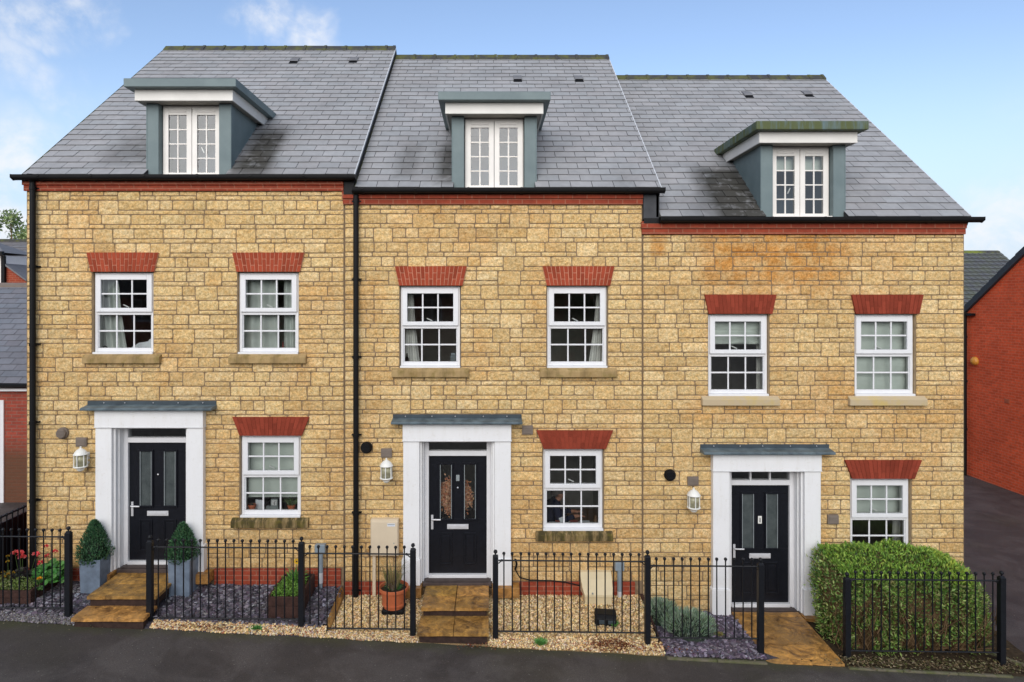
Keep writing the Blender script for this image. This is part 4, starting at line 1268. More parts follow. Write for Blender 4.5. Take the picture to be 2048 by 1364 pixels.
def at(px, py, Y): return Vector((X(px, Y), Y, Z(py, Y)))
base = Vector((X(105, YB), YB, .70))
flowering('geranium', 'bright green geranium with small red flower heads in the raised bed', base, .26, .33, 260, (.06, .10), [(.07, .24, .05), (.11, .32, .07), (.05, .17, .04), (.15, .36, .09)],
          [tuple(at(91, 1094, YB) - base), tuple(at(110, 1104, YB) - base), tuple(at(81, 1126, YB - .1) - base), tuple(at(95, 1113, YB) - base)], RED, .040)
base = Vector((X(46, YB), YB, .70))
flowering('begonia', 'dark-leaved begonia with coral flowers in the raised bed', base, .15, .22, 130, (.05, .09), [(.022, .018, .02), (.04, .025, .028), (.03, .035, .025)],
          [tuple(at(40, 1108, YB - .05) - base), tuple(at(45, 1114, YB - .05) - base), tuple(at(72, 1110, YB) - base), tuple(at(30, 1107, YB) - base)], [(.85, .16, .14), (.80, .10, .12), (.75, .22, .22)], .052)
base = Vector((X(18, YB), YB, .70))
flowering('yellow_plant', 'straggly plant with golden yellow flowers at the back of the raised bed', base, .16, .18, 90, (.03, .05), [(.20, .17, .05), (.14, .16, .05)],
          [(-.05, -.05, .16), (.05, -.08, .14), (.10, -.05, .15), (-.02, 0, .30), (-.02, 0, .38), (.0, -.1, .11)], [(.50, .30, .03), (.40, .24, .04)], .026)
base = Vector((X(79, -.58), -.58, .70))
flowering('marigold', 'small orange marigold at the corner of the raised bed', base, .05, .06, 30, (.02, .035), G, [tuple(at(79, 1158, -.62) - base)], [(.85, .42, .02), (.75, .30, .02)], .034)
# the yellow daisy
base = Vector((X(592, -.3), -.3, .69))
t = thing('yellow_daisy', 'tall yellow daisy with a dark centre in the timber bed', 'flowering plant', base)
m = MB(); tuft(m, base, 60, .22, .16, [(.08, .22, .04), (.12, .28, .06)], .014)
top = at(594, 1122, -.32); m.tube([tuple(base), tuple(top)], .005, 5, (.10, .22, .05, 0)); m.build('foliage', M['leaf'], t)
m = MB()
for k in range(14):
    a = k * 2 * math.pi / 14; leaf(m, top + Vector((math.cos(a) * .012, -.012, math.sin(a) * .012)), (math.cos(a), -.12, math.sin(a)), (0, -1, 0), .036, .018, (.85, .52, .02))
m.build('flower', M['petal'], t)
m = MB(); m.ball(tuple(top + Vector((0, -.016, 0))), .013, 8, (.08, .03, .01, 0)); m.build('flower_centre', M['petal'], t)

# terracotta pot with ornamental grass
Y = -.47; px_, pz_ = X(787.5, Y), gz(X(787.5, Y), Y) + .02
t = thing('flower_pot', 'terracotta pot on a black tray in the middle garden gravel', 'flower pot', (px_, Y, pz_))
m = MB()
m.lathe([(.15, .05), (.160, .09), (.174, .095), (.176, .115), (.166, .12), (.190, .30), (.214, .305), (.224, .312), (.224, .352), (.216, .357), (.204, .352), (.192, .29)], (px_, Y, pz_), 28)
m.build('pot', M['terracotta'], t, smooth=False, bevel=0)
m = MB(); m.box(px_ - .165, px_ + .165, Y - .13, Y + .16, pz_ - .03, pz_ + .05); m.build('tray', M['black'], t, bevel=.02)
m = MB(); m.lathe([(.187, .29), (.187, .315)], (px_, Y, pz_), 20); m.build('compost', M['soil'], t)
m = MB(); r_ = random.Random(3); c = Vector((px_ - .01, Y, pz_ + .31))
tuft(m, c, 130, .52, .20, [(.30, .26, .12), (.24, .18, .09), (.16, .18, .06)], .003, .4, r_)
tuft(m, c + Vector((-.01, -.05, 0)), 90, .20, .07, [(.20, .14, .10), (.12, .07, .045), (.26, .19, .14)], .008, .6, r_)
tuft(m, c, 40, .12, .2, [(.05, .13, .04)], .012, .4, r_)
tag(m.build('ornamental_grass', M['leaf'], None, tuple(c)), 'thin dry ornamental grass growing in the terracotta pot', 'plant')

# lavender bushes
def lavender(label, px, py, Y, rx, h, seed):
    r_ = random.Random(seed); c = Vector((X(px, Y), Y, gz(X(px, Y), Y)))
    m = MB()
    for i in range(1500):
        a = r_.uniform(0, 6.283); k = math.sqrt(r_.random())
        hh = h * math.sqrt(max(.05, 1 - k * k * .8)) * r_.uniform(.35, 1.05)
        p = c + Vector((math.cos(a) * k * rx, math.sin(a) * k * rx * .8, hh * .8))
        d = Vector((math.cos(a) * k * .8, math.sin(a) * k * .8, 1)) + rv(r_) * .35
        L = r_.uniform(.05, .10)
        leaf(m, p, d, Vector((0, -1, .3)) + rv(r_) * .6, L, .012, vary(r_.choice([(.32, .42, .31), (.22, .32, .23), (.42, .52, .40), (.16, .24, .16), (.25, .35, .20)]), .3, r_))
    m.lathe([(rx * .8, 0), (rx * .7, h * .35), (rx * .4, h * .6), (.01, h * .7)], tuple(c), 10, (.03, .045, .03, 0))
    tag(m.build('lavender_bush', M['leaf'], None, tuple(c)), label, 'shrub', 'lavender bushes on purple slate')
lavender('silver-green lavender bush nearest the stone wall', 1322, 1220, -.36, .27, .36, 1)
lavender('wider silver-green lavender bush nearer the railing', 1378, 1260, -.66, .38, .34, 2)

# the hedge
t = thing('hedge', 'clipped bushy green hedge filling the garden by the lane', 'hedge', (6.0, -.6, .0))
r_ = random.Random(11)
hx0, hx1, hy0, hy1, hz0, hz1 = 4.84, 7.24, -1.12, -.06, .02, 1.10
def hedge_pt(u, v, w):          # from the unit cube surface to the lumpy rounded block
    cx, cy = (hx0 + hx1) / 2, (hy0 + hy1) / 2
    sx, sy = (hx1 - hx0) / 2, (hy1 - hy0) / 2
    e = 2.7
    L = (abs(u) ** e + abs(v) ** e + abs(max(w, 0)) ** e) ** (1 / e)
    k = 1 / max(L, 1e-6)
    x = cx + u * sx * k; y = cy + v * sy * k
    z = hz0 + (hz1 - hz0) * (.42 + .58 * w * k if w > 0 else .42 * (1 + w))
    nz = mnoise.fractal(Vector((x * 2.3, y * 2.3, z * 2.3)), 1, 2, 3)
    d = Vector((u / sx, v / sy, max(w, 0) * 1.5)).normalized()
    taper = 1.0
    p = Vector((x, y, z)) + d * (.085 * nz)
    # narrower foot, a shoulder leaning over the path at the house side
    f = max(0, min(1, (z - hz0) / .9)); p.x += (1 - f) * .14 * (1 if u < -.2 else 0) * abs(u)
    if p.x < cx: p.x -= .17 * f * max(0, (p.y + .75)) 
    p.z += (.27 * max(0, min(1, (p.y - hy0) / (hy1 - hy0))) - .08 * max(0, (u - .35))) * max(0, min(1, (p.z - .3) / .6))
    return p, d
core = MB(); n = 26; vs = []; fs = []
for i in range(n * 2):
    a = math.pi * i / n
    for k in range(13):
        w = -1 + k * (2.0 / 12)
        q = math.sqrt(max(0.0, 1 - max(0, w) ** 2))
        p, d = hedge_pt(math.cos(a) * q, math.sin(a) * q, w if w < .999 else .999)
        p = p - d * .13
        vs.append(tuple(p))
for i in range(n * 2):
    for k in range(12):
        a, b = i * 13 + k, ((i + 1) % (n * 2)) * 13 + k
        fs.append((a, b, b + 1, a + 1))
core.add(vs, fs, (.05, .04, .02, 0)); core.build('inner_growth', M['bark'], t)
m = MB(); N = 30000
for i in range(N):
    u, v, w = r_.uniform(-1, 1), r_.uniform(-1, 1), r_.uniform(-1, 1)
    if r_.random() < .42: w = 1
    elif r_.random() < .62: v = -1
    else: u = r_.choice((-1, 1))
    p, d = hedge_pt(u, v, w)
    gap = mnoise.fractal(Vector((p.x * 3.6, p.y * 3.6, p.z * 3.6)), 1, 2, 2)
    low = max(0, 1 - (p.z - .1) / .85)
    if v == -1 and w < 1 and p.z < .95 and r_.random() < (.45 + .4 * low) * sstep(-.12, .22, gap) * 1.25: continue
    dep = r_.uniform(-.11, .035) + (r_.uniform(.02, .07) if r_.random() < .03 else 0)
    p = p + d * dep
    if p.z < .03: continue
    tip = dep > -.02
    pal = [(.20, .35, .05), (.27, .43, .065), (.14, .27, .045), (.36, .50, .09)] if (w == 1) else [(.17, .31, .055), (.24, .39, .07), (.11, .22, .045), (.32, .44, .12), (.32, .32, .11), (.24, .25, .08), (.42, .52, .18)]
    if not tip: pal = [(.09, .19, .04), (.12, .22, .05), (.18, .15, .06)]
    if p.x > 6.6 and w == 1: pal = pal + [(.42, .52, .08), (.38, .50, .08)]
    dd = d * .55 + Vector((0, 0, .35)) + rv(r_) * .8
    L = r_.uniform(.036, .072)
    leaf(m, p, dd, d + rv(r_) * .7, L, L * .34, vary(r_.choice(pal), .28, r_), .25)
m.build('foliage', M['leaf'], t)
s = MB()
for i in range(150):
    x = r_.uniform(hx0 + .15, hx1 - .15); y = r_.uniform(hy0 + .10, hy0 + .35); p = Vector((x, y, .0)); pts = [p]
    for k in range(4): p = p + Vector((r_.uniform(-.10, .10), r_.uniform(-.15, .06), .17)); pts.append(p.copy())
    s.tube([tuple(q) for q in pts], [.010, .008, .007, .005, .003], 5)
for i in range(16):
    x = r_.uniform(6.2, 7.0); s.tube([(x, -1.02, .06), (x + r_.uniform(-.4, .4), -1.16, .07 + r_.uniform(0, .1))], .006, 5)
s.build('stems', M['bark'], t)

def weed(label, px, py, w, h, pal=[(.10, .28, .06), (.15, .36, .09), (.08, .22, .05)], n=220):
    Y = -1.25; x = X(px, Y)
    for _ in range(6):
        z = gz(x, Y); Y = (CZ - z) * F / (py - CY) - D; Y = max(Y, yf(x) - .2)
    m = MB(); r_ = random.Random(px); c = Vector((x, Y, gz(x, Y)))
    tuft(m, c, n, h, w, pal, .006, .6, r_)
    for i in range(60): leaf(m, c + Vector((r_.uniform(-w, w), r_.uniform(-.06, .06), r_.uniform(.005, h * .5))), rv(r_) + Vector((0, 0, .6)), rv(r_), .03, .018, vary(r_.choice(pal), .3, r_))
    tag(m.build('weed', M['leaf'], None, tuple(c)), label, 'weed', 'weeds in the gravel')
weed('low green weed in the gravel strip below the long railing with the slate', 506, 1254, .10, .05)
weed('bright green weed on the pavement edge below the gas box railing', 1082, 1288, .09, .09)
weed('small green weed beside the black box on the gravel', 1241, 1253, .06, .09, n=70)
weed('yellowish weed in the purple slate before the black door', 1465, 1272, .07, .07, [(.16, .22, .08), (.26, .24, .08), (.35, .22, .08)], 80)
# fallen leaves
m = MB(); r_ = random.Random(77)
def litter(cx, cy, sx, sy, n, pal, L=(.02, .045)):
    for i in range(n):
        x, y = r_.gauss(cx, sx), r_.gauss(cy, sy)
        if abs(x) > 7.5 or y < yf(x) - .55: continue
        z = max(gz(x, y), zp(x)) + r_.uniform(.018, .036)
        leaf(m, (x, y, z), Vector((r_.uniform(-1, 1), r_.uniform(-1, 1), r_.uniform(-.1, .25))), Vector((0, 0, 1)) + rv(r_) * .4, r_.uniform(*L), r_.uniform(*L) * .6, vary(r_.choice(pal), .3, r_))
RB = [(.22, .06, .03), (.16, .045, .025), (.30, .12, .05), (.12, .05, .03)]
litter(X(1222, -1.2), -1.19, .17, .05, 420, RB); litter(X(420, -1.1), yf(-4) - .1, .30, .03, 130, RB + [(.4, .22, .08)])
litter(X(955, -1.2), -1.3, .13, .03, 45, RB + [(.30, .28, .25)]); litter(X(1330, -1.1), -1.2, .25, .05, 70, RB)
for k in range(7): litter(5.0 + k * .38, yf(6) - .08, .22, .07, 230, [(.16, .11, .06), (.25, .19, .10), (.08, .06, .03), (.34, .28, .17), (.12, .13, .04)], (.02, .05))
for k in range(14): litter(-6.5 + k * 1.0, yf(-6.5 + k) - .26, .4, .04, 9, [(.2, .15, .08), (.3, .25, .16), (.10, .13, .05)], (.012, .03))
tag(m.build('fallen_leaves', M['leaf']), 'dead leaves littering the soil and the pavement edge', 'fallen leaves', kind='stuff')

# ------------------------------------------------------------------ boxes and pipes on the walls
Y = -.13
x0, x1, z1, z0 = X(740.5, Y), X(796.5, Y), Z(1040, Y), Z(1113, Y)
t = thing('meter_box', 'flat cream meter cabinet fixed on the stone wall with a small white sticker', 'meter box', ((x0 + x1) / 2, 0, z0))
m = MB(); m.box(x0, x1, -.115, .01, z0, z1); m.build('case', M['meter'], t, bevel=.006)
m = MB(); m.box(x0 + .012, x1 - .012, -.13, -.1155, z0 + .012, z1 - .028); dor = m.build('lid', M['meter'], t, bevel=.006)
m = MB(); m.box(x1 - .17, x1 - .05, -.1325, -.1303, z1 - .10, z1 - .055); m.box(x1 - .165, x1 - .055, -.134, -.1326, z1 - .075, z1 - .063, mi=1)
for k in range(5): m.box(x1 - .155 + k * .02, x1 - .145 + k * .02, -.134, -.1326, z1 - .092, z1 - .086, mi=2)
m.build('sticker', [M['paper'], M['greyitem'], M['conduit']], dor)
m = MB(); m.box(x1 - .075, x1 - .06, -.134, -.1303, z0 + .2, z0 + .215); m.build('lock', M['greyitem'], dor)
m = MB(); xa, xb = X(745, -.06), X(751.5, -.06); m.box(xa, xb, -.07, -.02, .36, z0 - .001); m.build('pipe_cover', M['meter'], t, bevel=.004)
x0, x1 = X(1161.5, -.2), X(1225.4, -.2); zb, zt = .30, .755
t = thing('gas_meter_box', 'bulging cream gas meter box standing on the gravel against the wall', 'meter box', ((x0 + x1) / 2, 0, zb))
m = MB()
def gring(y, z, e): return [(x0 + e, y, z), (x1 - e, y, z)]
prof = [(-.01, zt, .0), (-.08, zt - .005, .0), (-.17, zt - .08, .006), (-.25, zt - .18, .02), (-.295, .49, .045), (-.30, .45, .05)]
vs = []; fs = []
for y, z, e in prof: vs += [(x0 + e, y, z), (x1 - e * .4, y, z)]
k = len(vs)
for y, z, e in prof: vs += [(x0 + e * .2, .01, z), (x1 - e * .2, .01, z)]
for i in range(len(prof) - 1):
    a = 2 * i
    fs.append((a, a + 2, a + 3, a + 1)); fs.append((a, k + a, k + a + 2, a + 2)); fs.append((a + 1, a + 3, k + a + 3, k + a + 1))
e = 2 * (len(prof) - 1); fs.append((e, k + e, k + e + 1, e + 1)); fs.append((0, 1, k + 1, k))
m.add(vs, fs); m.build('lid', M['gasbox'], t, bevel=.006)
m = MB(); m.prism_x([(-.285, .4495), (-.27, zb - .06), (.01, zb - .06), (.01, .4495)], x0 + .055, x1 - .025); m.build('base', M['gasbox'], t, bevel=.006)
m = MB(); m.tube([(x0 + .17, -.28, .51), (x0 + .17, -.302, .51)], .012, 8); m.build('lock', M['greyitem'], t)
def conduit(label, pa, pb, py0, py1, ppa, ppb, pyb):
    Y = -.06; x0, x1, z1, z0 = X(pa, Y), X(pb, Y), Z(py0, Y), Z(py1, Y); zb = Z(pyb, Y) - .03
    xc = (X(ppa, Y) + X(ppb, Y)) / 2; r = (X(ppb, Y) - X(ppa, Y)) / 2
    t = thing('cable_conduit', label, 'conduit', (xc, 0, zb), 'grey cable conduits at the wall foot')
    m = MB(); m.box(x0, x1, -.09, .01, z0, z1); m.build('junction_box', M['conduit'], t, bevel=.006)
    zm = zb + (z0 - zb) * .48
    m = MB(); m.tube([(xc, -.055, z0), (xc, -.055, zm)], r * 1.02, 12); m.build('pipe', M['conduit'], t)
    m = MB(); m.tube([(xc, -.055, zm), (xc, -.055, zb + (z0 - zb) * .2)], r, 12); m.build('coupling', M['conduit_pale'], t)
    m = MB(); m.tube([(xc, -.055, zb + (z0 - zb) * .2), (xc + .01, -.06, zb - .04)], [r * .8, r * .5], 12); m.build('pipe', M['conduit'], t)
conduit('grey cable conduit on the red plinth behind the timber bed with a daisy', 630, 650.5, 1089, 1106, 636.5, 646, 1177)
conduit('grey cable conduit beside the cream gas meter box', 1230, 1248, 1124, 1141, 1234.5, 1244.5, 1216)
Y = -.80; x0, x1 = X(1190, Y), X(1233, Y); zg = gz(x0, Y)
t = thing('black_box', 'low black plastic box with two grey windows lying on the gravel', 'plastic box', ((x0 + x1) / 2, Y, zg))
m = MB(); m.prism_x([(Y, zg - .02), (Y, zg + .10), (Y + .05, zg + .145), (Y + .24, zg + .145), (Y + .24, zg - .02)], x0, x1); o = m.build('case', M['black'], t, bevel=.01)
for a, b in ((.06, .15), (.19, .29)):
    m = MB(); m.box(x0 + a, x0 + b, Y - .004, Y + .001, zg + .03, zg + .085); m.build('window', M['flash'], t, bevel=.003)
o = t; o.rotation_euler.z = R(-8)
m = MB()
pts = [(X(1030, -.1), -.05, Z(1118, -.05)), (X(1033, -.1), -.04, Z(1128, -.05)), (X(1030, -.1), -.05, Z(1138, -.05)), (X(1040, -.1), -.04, Z(1155, -.04)), (X(1060, -.1), -.045, Z(1160, -.04)), (X(1100, 0), -.045, Z(1161, -.04)), (X(1130, 0), -.045, Z(1164, -.04)), (X(1163, 0), -.045, Z(1172, -.04))]
m.tube(pts, .010, 6); m.tube([(p[0] + .012, p[1] - .01, p[2]) for p in pts[:3]], .012, 6)
tag(m.build('cable', M['black'], None, pts[0]), 'thin black cable looped down the wall and along the brick plinth', 'cable')

# ------------------------------------------------------------------ curtains, blinds and things on the sills
def curtain(label, pt, pb, py0, py1, Y=.24, folds=5, mat='fabric', seed=0, group=None):
    """pt, pb: (left,right) pixel columns at the top and the bottom"""
    m = MB(); n = 40; k = 8; r_ = random.Random(seed); ph = r_.uniform(0, 6)
    z1, z0 = Z(py0, Y), Z(py1, Y); vs = []
    for side in (0, .012):
        for j in range(k + 1):
            f = j / k; f2 = f ** 1.5
            a = X(pt[0], Y) * (1 - f2) + X(pb[0], Y) * f2; b = X(pt[1], Y) * (1 - f2) + X(pb[1], Y) * f2
            for i in range(n + 1):
                u = i / n; vs.append((a + (b - a) * u, Y + .028 * math.sin(u * folds * 6.283 + ph + .4 * math.sin(f * 3)) * (1 - .25 * math.sin(u * 9)) + side, z1 + (z0 - z1) * f))
    N = (n + 1) * (k + 1); fs = []
    for j in range(k):
        for i in range(n):
            a = j * (n + 1) + i
            fs.append((a, a + n + 1, a + n + 2, a + 1)); fs.append((N + a, N + a + 1, N + a + n + 2, N + a + n + 1))
    m.add(vs, fs)
    tag(m.build('curtain', M[mat], None, (X(pt[0], Y), Y, z0), smooth=True), label, 'curtain', group)
curtain('grey-green curtain drawn aside behind papers on the window sill', (200, 238), (204, 256), 548, 702, folds=4)
curtain('wide grey curtain covering most of the window beside the downpipe', (487, 556), (487, 557), 548, 702, folds=3, seed=2)
curtain('narrow grey curtain with a small black box before it', (567, 600), (567, 600), 548, 702, folds=2.5, seed=3)
curtain('slim white curtain at the edge of the window above the wreath door', (812, 826), (806, 840), 576, 730, folds=3, mat='fabric_white', seed=4)
curtain('slim white curtain in the dark window above the desk', (1193, 1210), (1176, 1207), 576, 730, folds=3, mat='fabric_white', seed=5)
curtain('short white curtain strip beneath a raised blind', (1511, 1527), (1511, 1527), 640, 788, folds=2, mat='fabric_white', seed=6, Y=.3)
curtain('narrow white curtain in the window behind the hedge', (1788, 1804), (1786, 1804), 966, 1110, folds=2, mat='fabric_white', seed=7, Y=.3)
def blind(label, pa, pb, py0, py1, Y=.20, pleats=0, mat='blind', crumple=.0, seed=1):
    m = MB(); nx_, nz_ = 14, 22; x0, x1, z1, z0 = X(pa, Y), X(pb, Y), Z(py0, Y), Z(py1, Y); vs = []
    for side in (0, .008):
        for j in range(nz_ + 1):
            for i in range(nx_ + 1):
                f, u = j / nz_, i / nx_
                y = Y + side + crumple * mnoise.noise(Vector((u * 3 + seed, f * 5, u * f * 4)))
                if pleats: y -= .02 * abs(math.sin(f * pleats * math.pi)) ** .5
                vs.append((x0 + (x1 - x0) * u, y, z1 + (z0 - z1) * (f + .02 * crumple * 30 * mnoise.noise(Vector((u * 2.5, seed, 2))) * f)))
    N = (nx_ + 1) * (nz_ + 1); fs = []
    for j in range(nz_):
        for i in range(nx_):
            a = j * (nx_ + 1) + i
            fs.append((a, a + nx_ + 1, a + nx_ + 2, a + 1)); fs.append((N + a, N + a + 1, N + a + nx_ + 2, N + a + nx_ + 1))
    m.add(vs, fs); m.box(x0, x1, Y + .009, Y + .03, z0, z0 + .02)
    return tag(m.build('window_blind', M[mat], None, ((x0 + x1) / 2, Y, z1), smooth=False), label, 'blind')
blind('plain pale roller blind above potted plants and a clock', 497, 596, 872, 994, pleats=0)
blind('raised crumpled roman blind over the upper sash, dark glass below', 1420, 1529, 634, 688, pleats=2, crumple=.03)
blind('lowered crumpled roman blind covering the whole window near the lane', 1708, 1812, 634, 788, pleats=4, crumple=.025, seed=4)
blind('pale roller blind over the upper sash of the window above the hedge', 1702, 1803, 958, 1030)
Yd = .30
blind('small pale blind half down in the mossy dormer', 1552, 1660, 286, 343, Y=Yd)
# sill things, left lower window
Y = .20; zs = Z(1033, .05) + .045
def sill_z(py_top): return Z(py_top, .05) - 1.255
def pot(label, px, Y, zs, r, h, pal, ph, n):
    x = X(px, Y); t = thing('plant_pot', label, 'plant pot', (x, Y, zs), 'little terracotta pots on the sill')
    m = MB(); m.lathe([(r * .72, 0), (r * .9, h * .68), (r, h * .7), (r * 1.02, h), (r * .9, h), (r * .85, h * .8)], (x, Y, zs), 16); m.build('pot', M['terracotta'], t)
    m = MB(); tuft(m, (x, Y, zs + h * .8), n, ph, ph * .9, pal, .006, .5); tag(m.build('pot_plant', M['leaf'], None, (x, Y, zs + h * .8)), label.replace('little terracotta pot', 'small plant') .replace(' holding', ' in a little pot, like'), 'plant')
zs = sill_z(870.5)
pot('little terracotta pot of bushy green leaves under the roller blind', 583, .20, zs, .062, .115, [(.10, .16, .06), (.16, .22, .10)], .16, 60)
pot('little terracotta pot of short dark stems near the clock', 504, .20, zs, .062, .115, [(.10, .05, .035), (.06, .07, .03)], .06, 26)
x = X(549, .22)
t = thing('clock', 'square grey clock standing on the sill between two little pots', 'clock', (x, .22, zs))
m = MB(); m.box(x - .055, x + .055, .205, .245, zs + .085, zs + .195); m.build('case', M['greyitem'], t, bevel=.005)
m = MB(); m.box(x - .042, x + .042, .200, .2045, zs + .098, zs + .182); m.build('dial', M['conduit_pale'], t)
m = MB(); m.tube([(x, .198, zs + .14), (x + .022, .198, zs + .165)], .004, 6); m.tube([(x, .198, zs + .14), (x + .006, .198, zs + .108)], .004, 6); m.build('hands', M['black'], t)
m = MB(); m.box(x - .125, x + .06, .19, .27, zs, zs + .084)
for k in range(6): m.box(x - .115 + k * .028, x - .095 + k * .028, .185, .1895, zs + .02, zs + .065)
tag(m.build('storage_box', M['greyitem'], None, (x, .23, zs), bevel=.004), 'long grey box on the sill underneath the clock', 'box')
x = X(518, .26); m = MB(); m.prism_y([(x - .06, zs), (x + .06, zs), (x + .06, zs + .16), (x - .06, zs + .17)], .27, .273); tag(m.build('card', M['paper'], None, (x, .27, zs)), 'plain white card propped on the sill behind the dark-stemmed pot', 'card')
zs = sill_z(545.6)
m = MB(); r_ = random.Random(8)
for i, (a, b, h) in enumerate(((255, 305, .17), (262, 292, .12), (287, 306, .23), (238, 262, .05))):
    xa, xb = X(a, .22), X(b, .22)
    m.add([(xa, .16 + i * .02, zs + .004), (xb, .16 + i * .02, zs + .004), (xb, .22 + i * .02, zs + h), (xa + (xb - xa) * .45, .22 + i * .02, zs + h * .8)], [(0, 1, 2, 3)])
o = m.build('papers', M['paper'], None, (X(280, .2), .2, zs)); so = o.modifiers.new('thick', 'SOLIDIFY'); so.thickness = .004; tag(o, 'loose white papers heaped on the upstairs sill', 'papers')
x = X(210, .2); m = MB(); m.tube([(x - .03, .2, zs + .03), (x - .03, .2, zs + .07), (x, .2, zs + .085), (x + .03, .2, zs + .07), (x + .03, .2, zs + .02)], .010, 8); m.box(x - .045, x + .045, .18, .22, zs, zs + .03)
tag(m.build('desk_tidy', M['black'], None, (x, .2, zs), bevel=.004), 'small black handled tray on the sill near loose papers', 'tray')
x = X(583, .2); m = MB(); m.box(x - .045, x + .045, .17, .22, zs, zs + .04); m.box(x - .05, x - .035, .172, .2, zs, zs + .055); m.box(x + .035, x + .05, .172, .2, zs, zs + .055); m.box(x - .04, x + .04, .175, .215, zs + .0405, zs + .06)
tag(m.build('small_black_box', M['black'], None, (x, .2, zs), bevel=.004), 'small black box on the sill before the narrow curtain', 'box')
x = X(566, .2); m = MB(); m.lathe([(.022, 0), (.026, .03), (.012, .05), (.008, .14), (.01, .15)], (x, .2, zs), 10); tag(m.build('red_bottle', M['redbook'], None, (x, .2, zs)), 'slender red-based bottle in the gap between the curtains', 'bottle')
zs = sill_z(573)
x = X(814, .2); m = MB(); m.lathe([(.028, 0), (.03, .10), (.012, .14), (.012, .18), (.014, .185)], (x, .2, zs), 12); tag(m.build('dark_bottle', M['black'], None, (x, .2, zs)), 'dark bottle on the sill before the slim white curtain', 'bottle')
x = X(906.5, .09); z = Z(714, .09); y = .0805
m = MB(); m.box(x - .035, x + .035, y, y + .0012, z + .03, z + .065)
for k, (w, h) in enumerate(((.045, .02), (.05, .012), (.04, .014), (.045, .01))): m.box(x - w, x + w * .9, y, y + .0012, z + .012 - k * .024 - h / 2, z + .012 - k * .024 + h / 2)
tag(m.build('window_sticker', M['conduit'], None, (x, y, z)), 'small pale blue notice stuck inside the window glass corner', 'sticker')

# the person at the desk inside the middle house
fz = .58
def skin_body(name, mat, verts, edges, rad, parent=None, sub=2, loc=(0, 0, 0)):
    me = bpy.data.meshes.new(name)
    me.from_pydata([tuple(Vector(v) - Vector(loc)) for v in verts], edges, []); me.materials.append(M[mat])
    o = link(name, me, parent, loc)
    md = o.modifiers.new('Skin', 'SKIN'); md.use_smooth_shade = True
    for i, r__ in enumerate(rad): me.skin_vertices[0].data[i].radius = (r__, r__) if not isinstance(r__, tuple) else r__
    me.skin_vertices[0].data[0].use_root = True
    s_ = o.modifiers.new('Subd', 'SUBSURF'); s_.levels = sub; s_.render_levels = sub
    return o
PX0, PY0 = X(1100, .78), .80
def B(x, y, z): return (PX0 + x, PY0 + y, fz + z)
V, E, RR = [], [], []
def jn(p, r, par=None):
    V.append(B(*p)); RR.append(r); i = len(V) - 1
    if par is not None: E.append((par, i))
    return i
pel = jn((-.02, 0, .50), (.14, .12)); waist = jn((.0, 0, .66), (.12, .11), pel); chest = jn((.05, 0, .86), (.15, .12), waist)
ub = jn((.09, 0, .98), (.11, .10), chest); nk = jn((.13, 0, 1.03), .048, ub); jaw = jn((.17, 0, 1.085), .058, nk); hd = jn((.17, 0, 1.145), (.088, .076), jaw); tp = jn((.155, 0, 1.20), .055, hd)
nose = jn((.258, 0, 1.12), .013, hd)
for s in (-1, 1):
    sh = jn((.08, s * .16, .95), .062, ub); el = jn((.16, s * .25, .72), .047, sh); wr = jn((.40, s * .13, .79), .030, el); pm = jn((.46, s * .11, .79), (.036, .018), wr)
    for k, (dy, L) in enumerate(((-.027, .075), (-.009, .085), (.009, .08), (.027, .062))):
        a = jn((.50, s * .11 + dy, .793), .009, pm); b = jn((.50 + L * .5, s * .11 + dy * 1.1, .790), .0085, a); jn((.50 + L, s * .11 + dy * 1.1, .776), .007, b)
    a = jn((.45, s * .11 - s * .035, .792), .010, pm); jn((.485, s * .11 - s * .055, .785), .008, a)
    ear = jn((.155, s * .082, 1.13), .016, hd)
    hp = jn((.0, s * .09, .49), .085, pel); kn = jn((.42, s * .11, .50), .062, hp); an = jn((.42, s * .11, .09), .042, kn); jn((.55, s * .12, .04), .036, an)
p = skin_body('person', 'skin', V, E, RR, loc=B(0, 0, 0)); tag(p, 'person in a navy jumper bent over a desk behind the ground floor window', 'person')
V2, E2, R2 = V, E, RR
def clothing(name, mat, idx, grow):
    mp = {i: k for k, i in enumerate(idx)}
    skin_body(name, mat, [V[i] for i in idx], [(mp[a], mp[b]) for a, b in E if a in mp and b in mp], [((r__ if isinstance(r__, tuple) else (r__, r__))[0] + grow, (r__ if isinstance(r__, tuple) else (r__, r__))[1] + grow) for r__ in (RR[i] for i in idx)], p, loc=B(0, 0, 0))
arm = [i for i in range(len(V)) if RR[i] in (.062, .047, .030)]
clothing('jumper', 'navy', [pel, waist, chest, ub, nk] + [i for i in range(9, len(V)) if RR[i] in (.047, .030) or (RR[i] == .062 and abs(V[i][2] - fz - .95) < .01)], .022)
clothing('trousers', 'black', [pel] + [i for i in range(9, len(V)) if RR[i] in (.085, .042) or (RR[i] == .062 and abs(V[i][2] - fz - .50) < .01)], .018)
m = MB(); c = Vector(B(.135, 0, 1.165))
vs = []; fs = []
for j in range(7):
    th_ = math.pi * .55 * j / 6
    for k in range(14):
        a = 2 * math.pi * k / 14; vs.append(tuple(c + Vector((math.sin(th_) * math.cos(a) * .110 - .012, math.sin(th_) * math.sin(a) * .098, math.cos(th_) * .115 + .0 - (.03 if math.cos(a) < -.2 else 0) * j / 6))))
for j in range(6):
    for k in range(14): fs.append((j * 14 + k, (j + 1) * 14 + k, (j + 1) * 14 + (k + 1) % 14, j * 14 + (k + 1) % 14))
m.add(vs, fs); m.build('hair', M['hair'], p, smooth=True)
t = thing('office_chair', 'dark chair under the person at the desk', 'chair', B(-.02, 0, 0))
